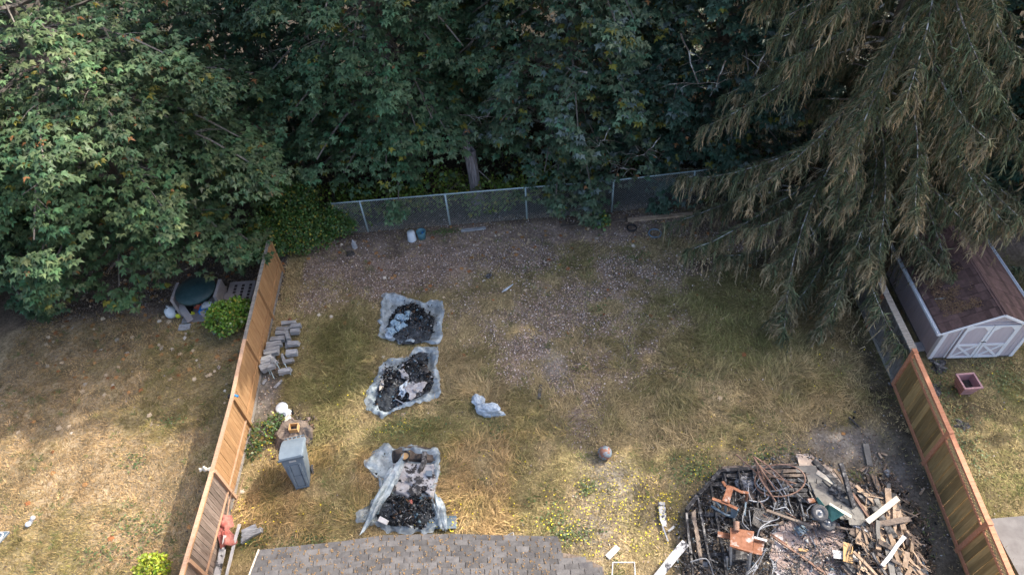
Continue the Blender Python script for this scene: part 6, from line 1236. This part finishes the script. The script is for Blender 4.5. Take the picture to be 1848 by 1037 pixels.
# lumber heap
LB = [((1621, 898, .65), (1565, 941, .60), .13, .03, 'cream', 'clean cream board lying across the top of the lumber heap'),
 ((1537, 889, .50), (1579, 950, .45), .06, .05, 'rust_pipe', 'long reddish brown strip along the right edge of the deck'),
 ((1544, 875, .42), (1581, 909, .45), .09, .04, 'brown_lumber', 'tan board at the far corner of the lumber heap'),
 ((1539, 882, .34), (1570, 909, .36), .16, .10, 'char', 'thick charred beam at the far end of the lumber heap'),
 ((1574, 889, .25), (1594, 916, .30), .13, .04, 'deck_board', 'grey weathered board left of the cream board, far side'),
 ((1576, 858, .12), (1598, 912, .30), .12, .04, 'brown_lumber', 'long brown board pointing away from the heap'),
 ((1562, 800, .05), (1570, 840, .06), .15, .03, 'deck_board', 'pale grey board lying alone on the bare soil beyond the heap'),
 ((1564, 848, .05), (1578, 888, .1), .14, .03, 'halfchar', 'brown board end lying in the soil between lone board and heap'),
 ((1576, 913, .50), (1613, 970, .45), .19, .10, 'char', 'long dark beam running under the cream board'),
 ((1568, 915, .40), (1602, 958, .42), .10, .10, 'char', 'second dark beam left of the long dark beam'),
 ((1602, 935, .35), (1618, 970, .35), .13, .04, 'brown_lumber', 'brown board right of the long dark beam'),
 ((1631, 930, .25), (1622, 973, .35), .15, .04, 'brown_lumber', 'pointed brown board standing at the right of the heap'),
 ((1617, 903, .10), (1617, 944, .2), .11, .04, 'halfchar', 'upright picture brown board just below the cream board tip'),
 ((1584, 938, .55), (1586, 993, .5), .09, .05, 'deck_board', 'narrow grey board running straight down the heap'),
 ((1585, 976, .60), (1627, 998, .5), .13, .04, 'halfchar', 'greyish board slanting right in the middle of the heap'),
 ((1632, 968, .60), (1592, 1020, .55), .09, .04, 'white', 'white metal edged strip crossing the heap'),
 ((1540, 995, .48), (1584, 1040, .45), .06, .06, 'brown_lumber', 'thin tan pole right of the plywood piece'),
 ((1573, 996, .52), (1604, 1045, .45), .06, .05, 'char', 'thin black pole beside the white strip'),
 ((1523, 1012, .35), (1553, 1042, .35), .13, .10, 'char', 'charred beam below the plywood piece, farther one'),
 ((1520, 1020, .3), (1545, 1048, .3), .11, .09, 'halfchar', 'scorched beam below the plywood piece, nearer one'),
 ((1600, 962, .45), (1612, 976, .45), .14, .04, 'brown_lumber', 'short light brown board end in the heap centre'),
 ((1634, 955, .1), (1637, 975, .3), .17, .04, 'brown_lumber', 'knotty brown board piece right of the white strip'),
 ((1558, 1000, .4), (1576, 978, .4), .10, .08, 'char', 'charred chunk left of the slanting board'),
 ((1590, 1020, .3), (1625, 1020, .3), .07, .07, 'char', 'black pole lying level across the lower heap'),
 ((1660, 1000, .2), (1676, 1045, .1), .05, .05, 'bluegrey_metal', 'blue grey bar at the right foot of the heap'),
 ((1533, 944, .4), (1565, 958, .4), .05, .04, 'ash_wire', 'thin grey strip at the lower end of the grey deck boards'),
 ((1508, 950, .35), (1560, 960, .35), .06, .05, 'halfchar', 'scorched strip between patio and grey deck boards'),
 ((1536, 955, .35), (1565, 972, .40), .26, .05, 'halfchar', 'wide scorched board right of the patio')]
for a, b, w_, th, mt, lab in LB: plank((*a, *b), w_, th, mt, lab, j=.008)
for k in range(110):
    px, py = random.uniform(1548, 1682), random.uniform(900, 1044)
    if px > 1596 + (py - 860) * .42: px = 1560 + random.random() * 60
    a = random.gauss(1.15 if px < 1620 else 1.4, .35); l = random.uniform(16, 70); zb = random.uniform(.08, .5)
    if random.random() < .1: a = random.uniform(-.7, .3)
    dx, dy = math.cos(a) * l / 2, math.sin(a) * l / 2; mt = random.choice(('brown_lumber', 'brown_lumber', 'brown_lumber', 'halfchar', 'char', 'deck_board'))
    if py + dy > 1060: continue
    light = {'brown_lumber': 'torn brown board lying in the heap of lumber beside the burnt deck', 'halfchar': 'scorched board lying in the heap of lumber beside the burnt deck', 'char': 'charred black board in the heap of lumber beside the burnt deck', 'deck_board': 'weathered grey board in the heap of lumber beside the burnt deck'}[mt]
    wd = random.uniform(.06, .15); cn = {'brown_lumber': 'torn brown', 'halfchar': 'scorched', 'char': 'charred black', 'deck_board': 'weathered grey'}[mt]
    light = describe(cn, 'board', px - dx, py - dy, px + dx, py + dy, 'wide' if wd > .12 else ('narrow' if wd < .085 else None))
    plank((px - dx, py - dy, zb + random.uniform(-.05, .1), px + dx, py + dy, zb + random.uniform(-.05, .1)), wd, random.uniform(.025, .06), mt, light, group='loose boards in the lumber heap', j=.012, taper=random.uniform(.5, 1))
for k in range(34):                                                      # broken charred pieces across the deck floor
    px, py = random.uniform(1255, 1530), random.uniform(870, 1035)
    if 1395 < px < 1515 and 945 < py < 1000: continue
    if px < 1238 + (925 - py) * .8 + 10: continue
    a = random.uniform(0, 3.14); l = random.uniform(8, 26); mt = random.choice(('char', 'char', 'halfchar', 'ash_wire'))
    plank((px, py, .22, px + math.cos(a) * l, py + math.sin(a) * l, random.uniform(.2, .36)), random.uniform(.04, .11), random.uniform(.02, .05), mt, describe({'char': 'black', 'halfchar': 'scorched', 'ash_wire': 'ash grey'}[mt], 'burnt piece', px, py, px + math.cos(a) * l, py + math.sin(a) * l), cat='wood piece', name='burnt_piece', group='burnt wood pieces on the ash bed', j=.014)
for (p, lab) in [((1566, 842, .05, 1553, 850, .05), 'thin reddish stick crossing the board on the soil'), ((1586, 817, .05, 1591, 827, .05), 'small pale stick near the fence shadow, nearer one'), ((1590, 817, .05, 1601, 821, .05), 'thin pale stick near the fence shadow, farther one'), ((1600, 836, .06, 1594, 851, .06), 'reddish bent stick above the grey wood block'), ((1660, 892, .05, 1668, 880, .05), 'short pale stick by the foot of the new cedar fence'), ((1532, 752, .06, 1550, 770, .06), 'black burnt stick on the bare soil beyond the deck'), ((1604, 690, .05, 1612, 700, .05), 'black stick at the foot of the fence where old meets new')]:
    plank(p, .05, .03, 'char' if 'black' in lab else 'brown_lumber', lab, 'stick', 'stick')
plank((1597, 848, .05, 1607, 859, .05), .15, .06, 'log', 'small grey wood block on the soil beside the heap', 'wood block', 'wood_block')

# fine charred twigs, nails and wire bits too small to pick apart
tw = MB()
for k in range(950):
    px, py = random.uniform(1245, 1600), random.uniform(856, 1040)
    if px < 1238 + max(0, (925 - py)) * .82 + 4 or (1400 < px < 1500 and 948 < py < 985): continue
    z0 = random.uniform(.12, .52) if px < 1460 else random.uniform(.15, .5); g = G(px, py, z0); a = random.random() * 6.28; l = random.uniform(.08, .45); e = g + Vector((math.cos(a) * l, math.sin(a) * l, random.uniform(-.12, .12)))
    tw.tube([g, e], random.uniform(.005, .013), 3, False)
tag(tw.part('charred_twigs', M['char'], None), 'fine charred sticks and wire bits strewn over the burnt deck', 'debris', kind='stuff')
tw = MB()
for k in range(420):
    px, py = random.uniform(1545, 1680), random.uniform(880, 1044)
    if px > 1600 + (py - 860) * .45: continue
    g = G(px, py, random.uniform(.08, .5)); a = random.gauss(-1.2, .6); l = random.uniform(.1, .5); tw.beam(g, g + Vector((math.cos(a) * l, math.sin(a) * l, random.uniform(-.1, .1))), random.uniform(.012, .04), .012, j=.004)
tag(tw.part('splintered_slivers', M['brown_lumber'], None), 'thin splintered slivers of wood strewn through the lumber heap', 'debris', kind='stuff')
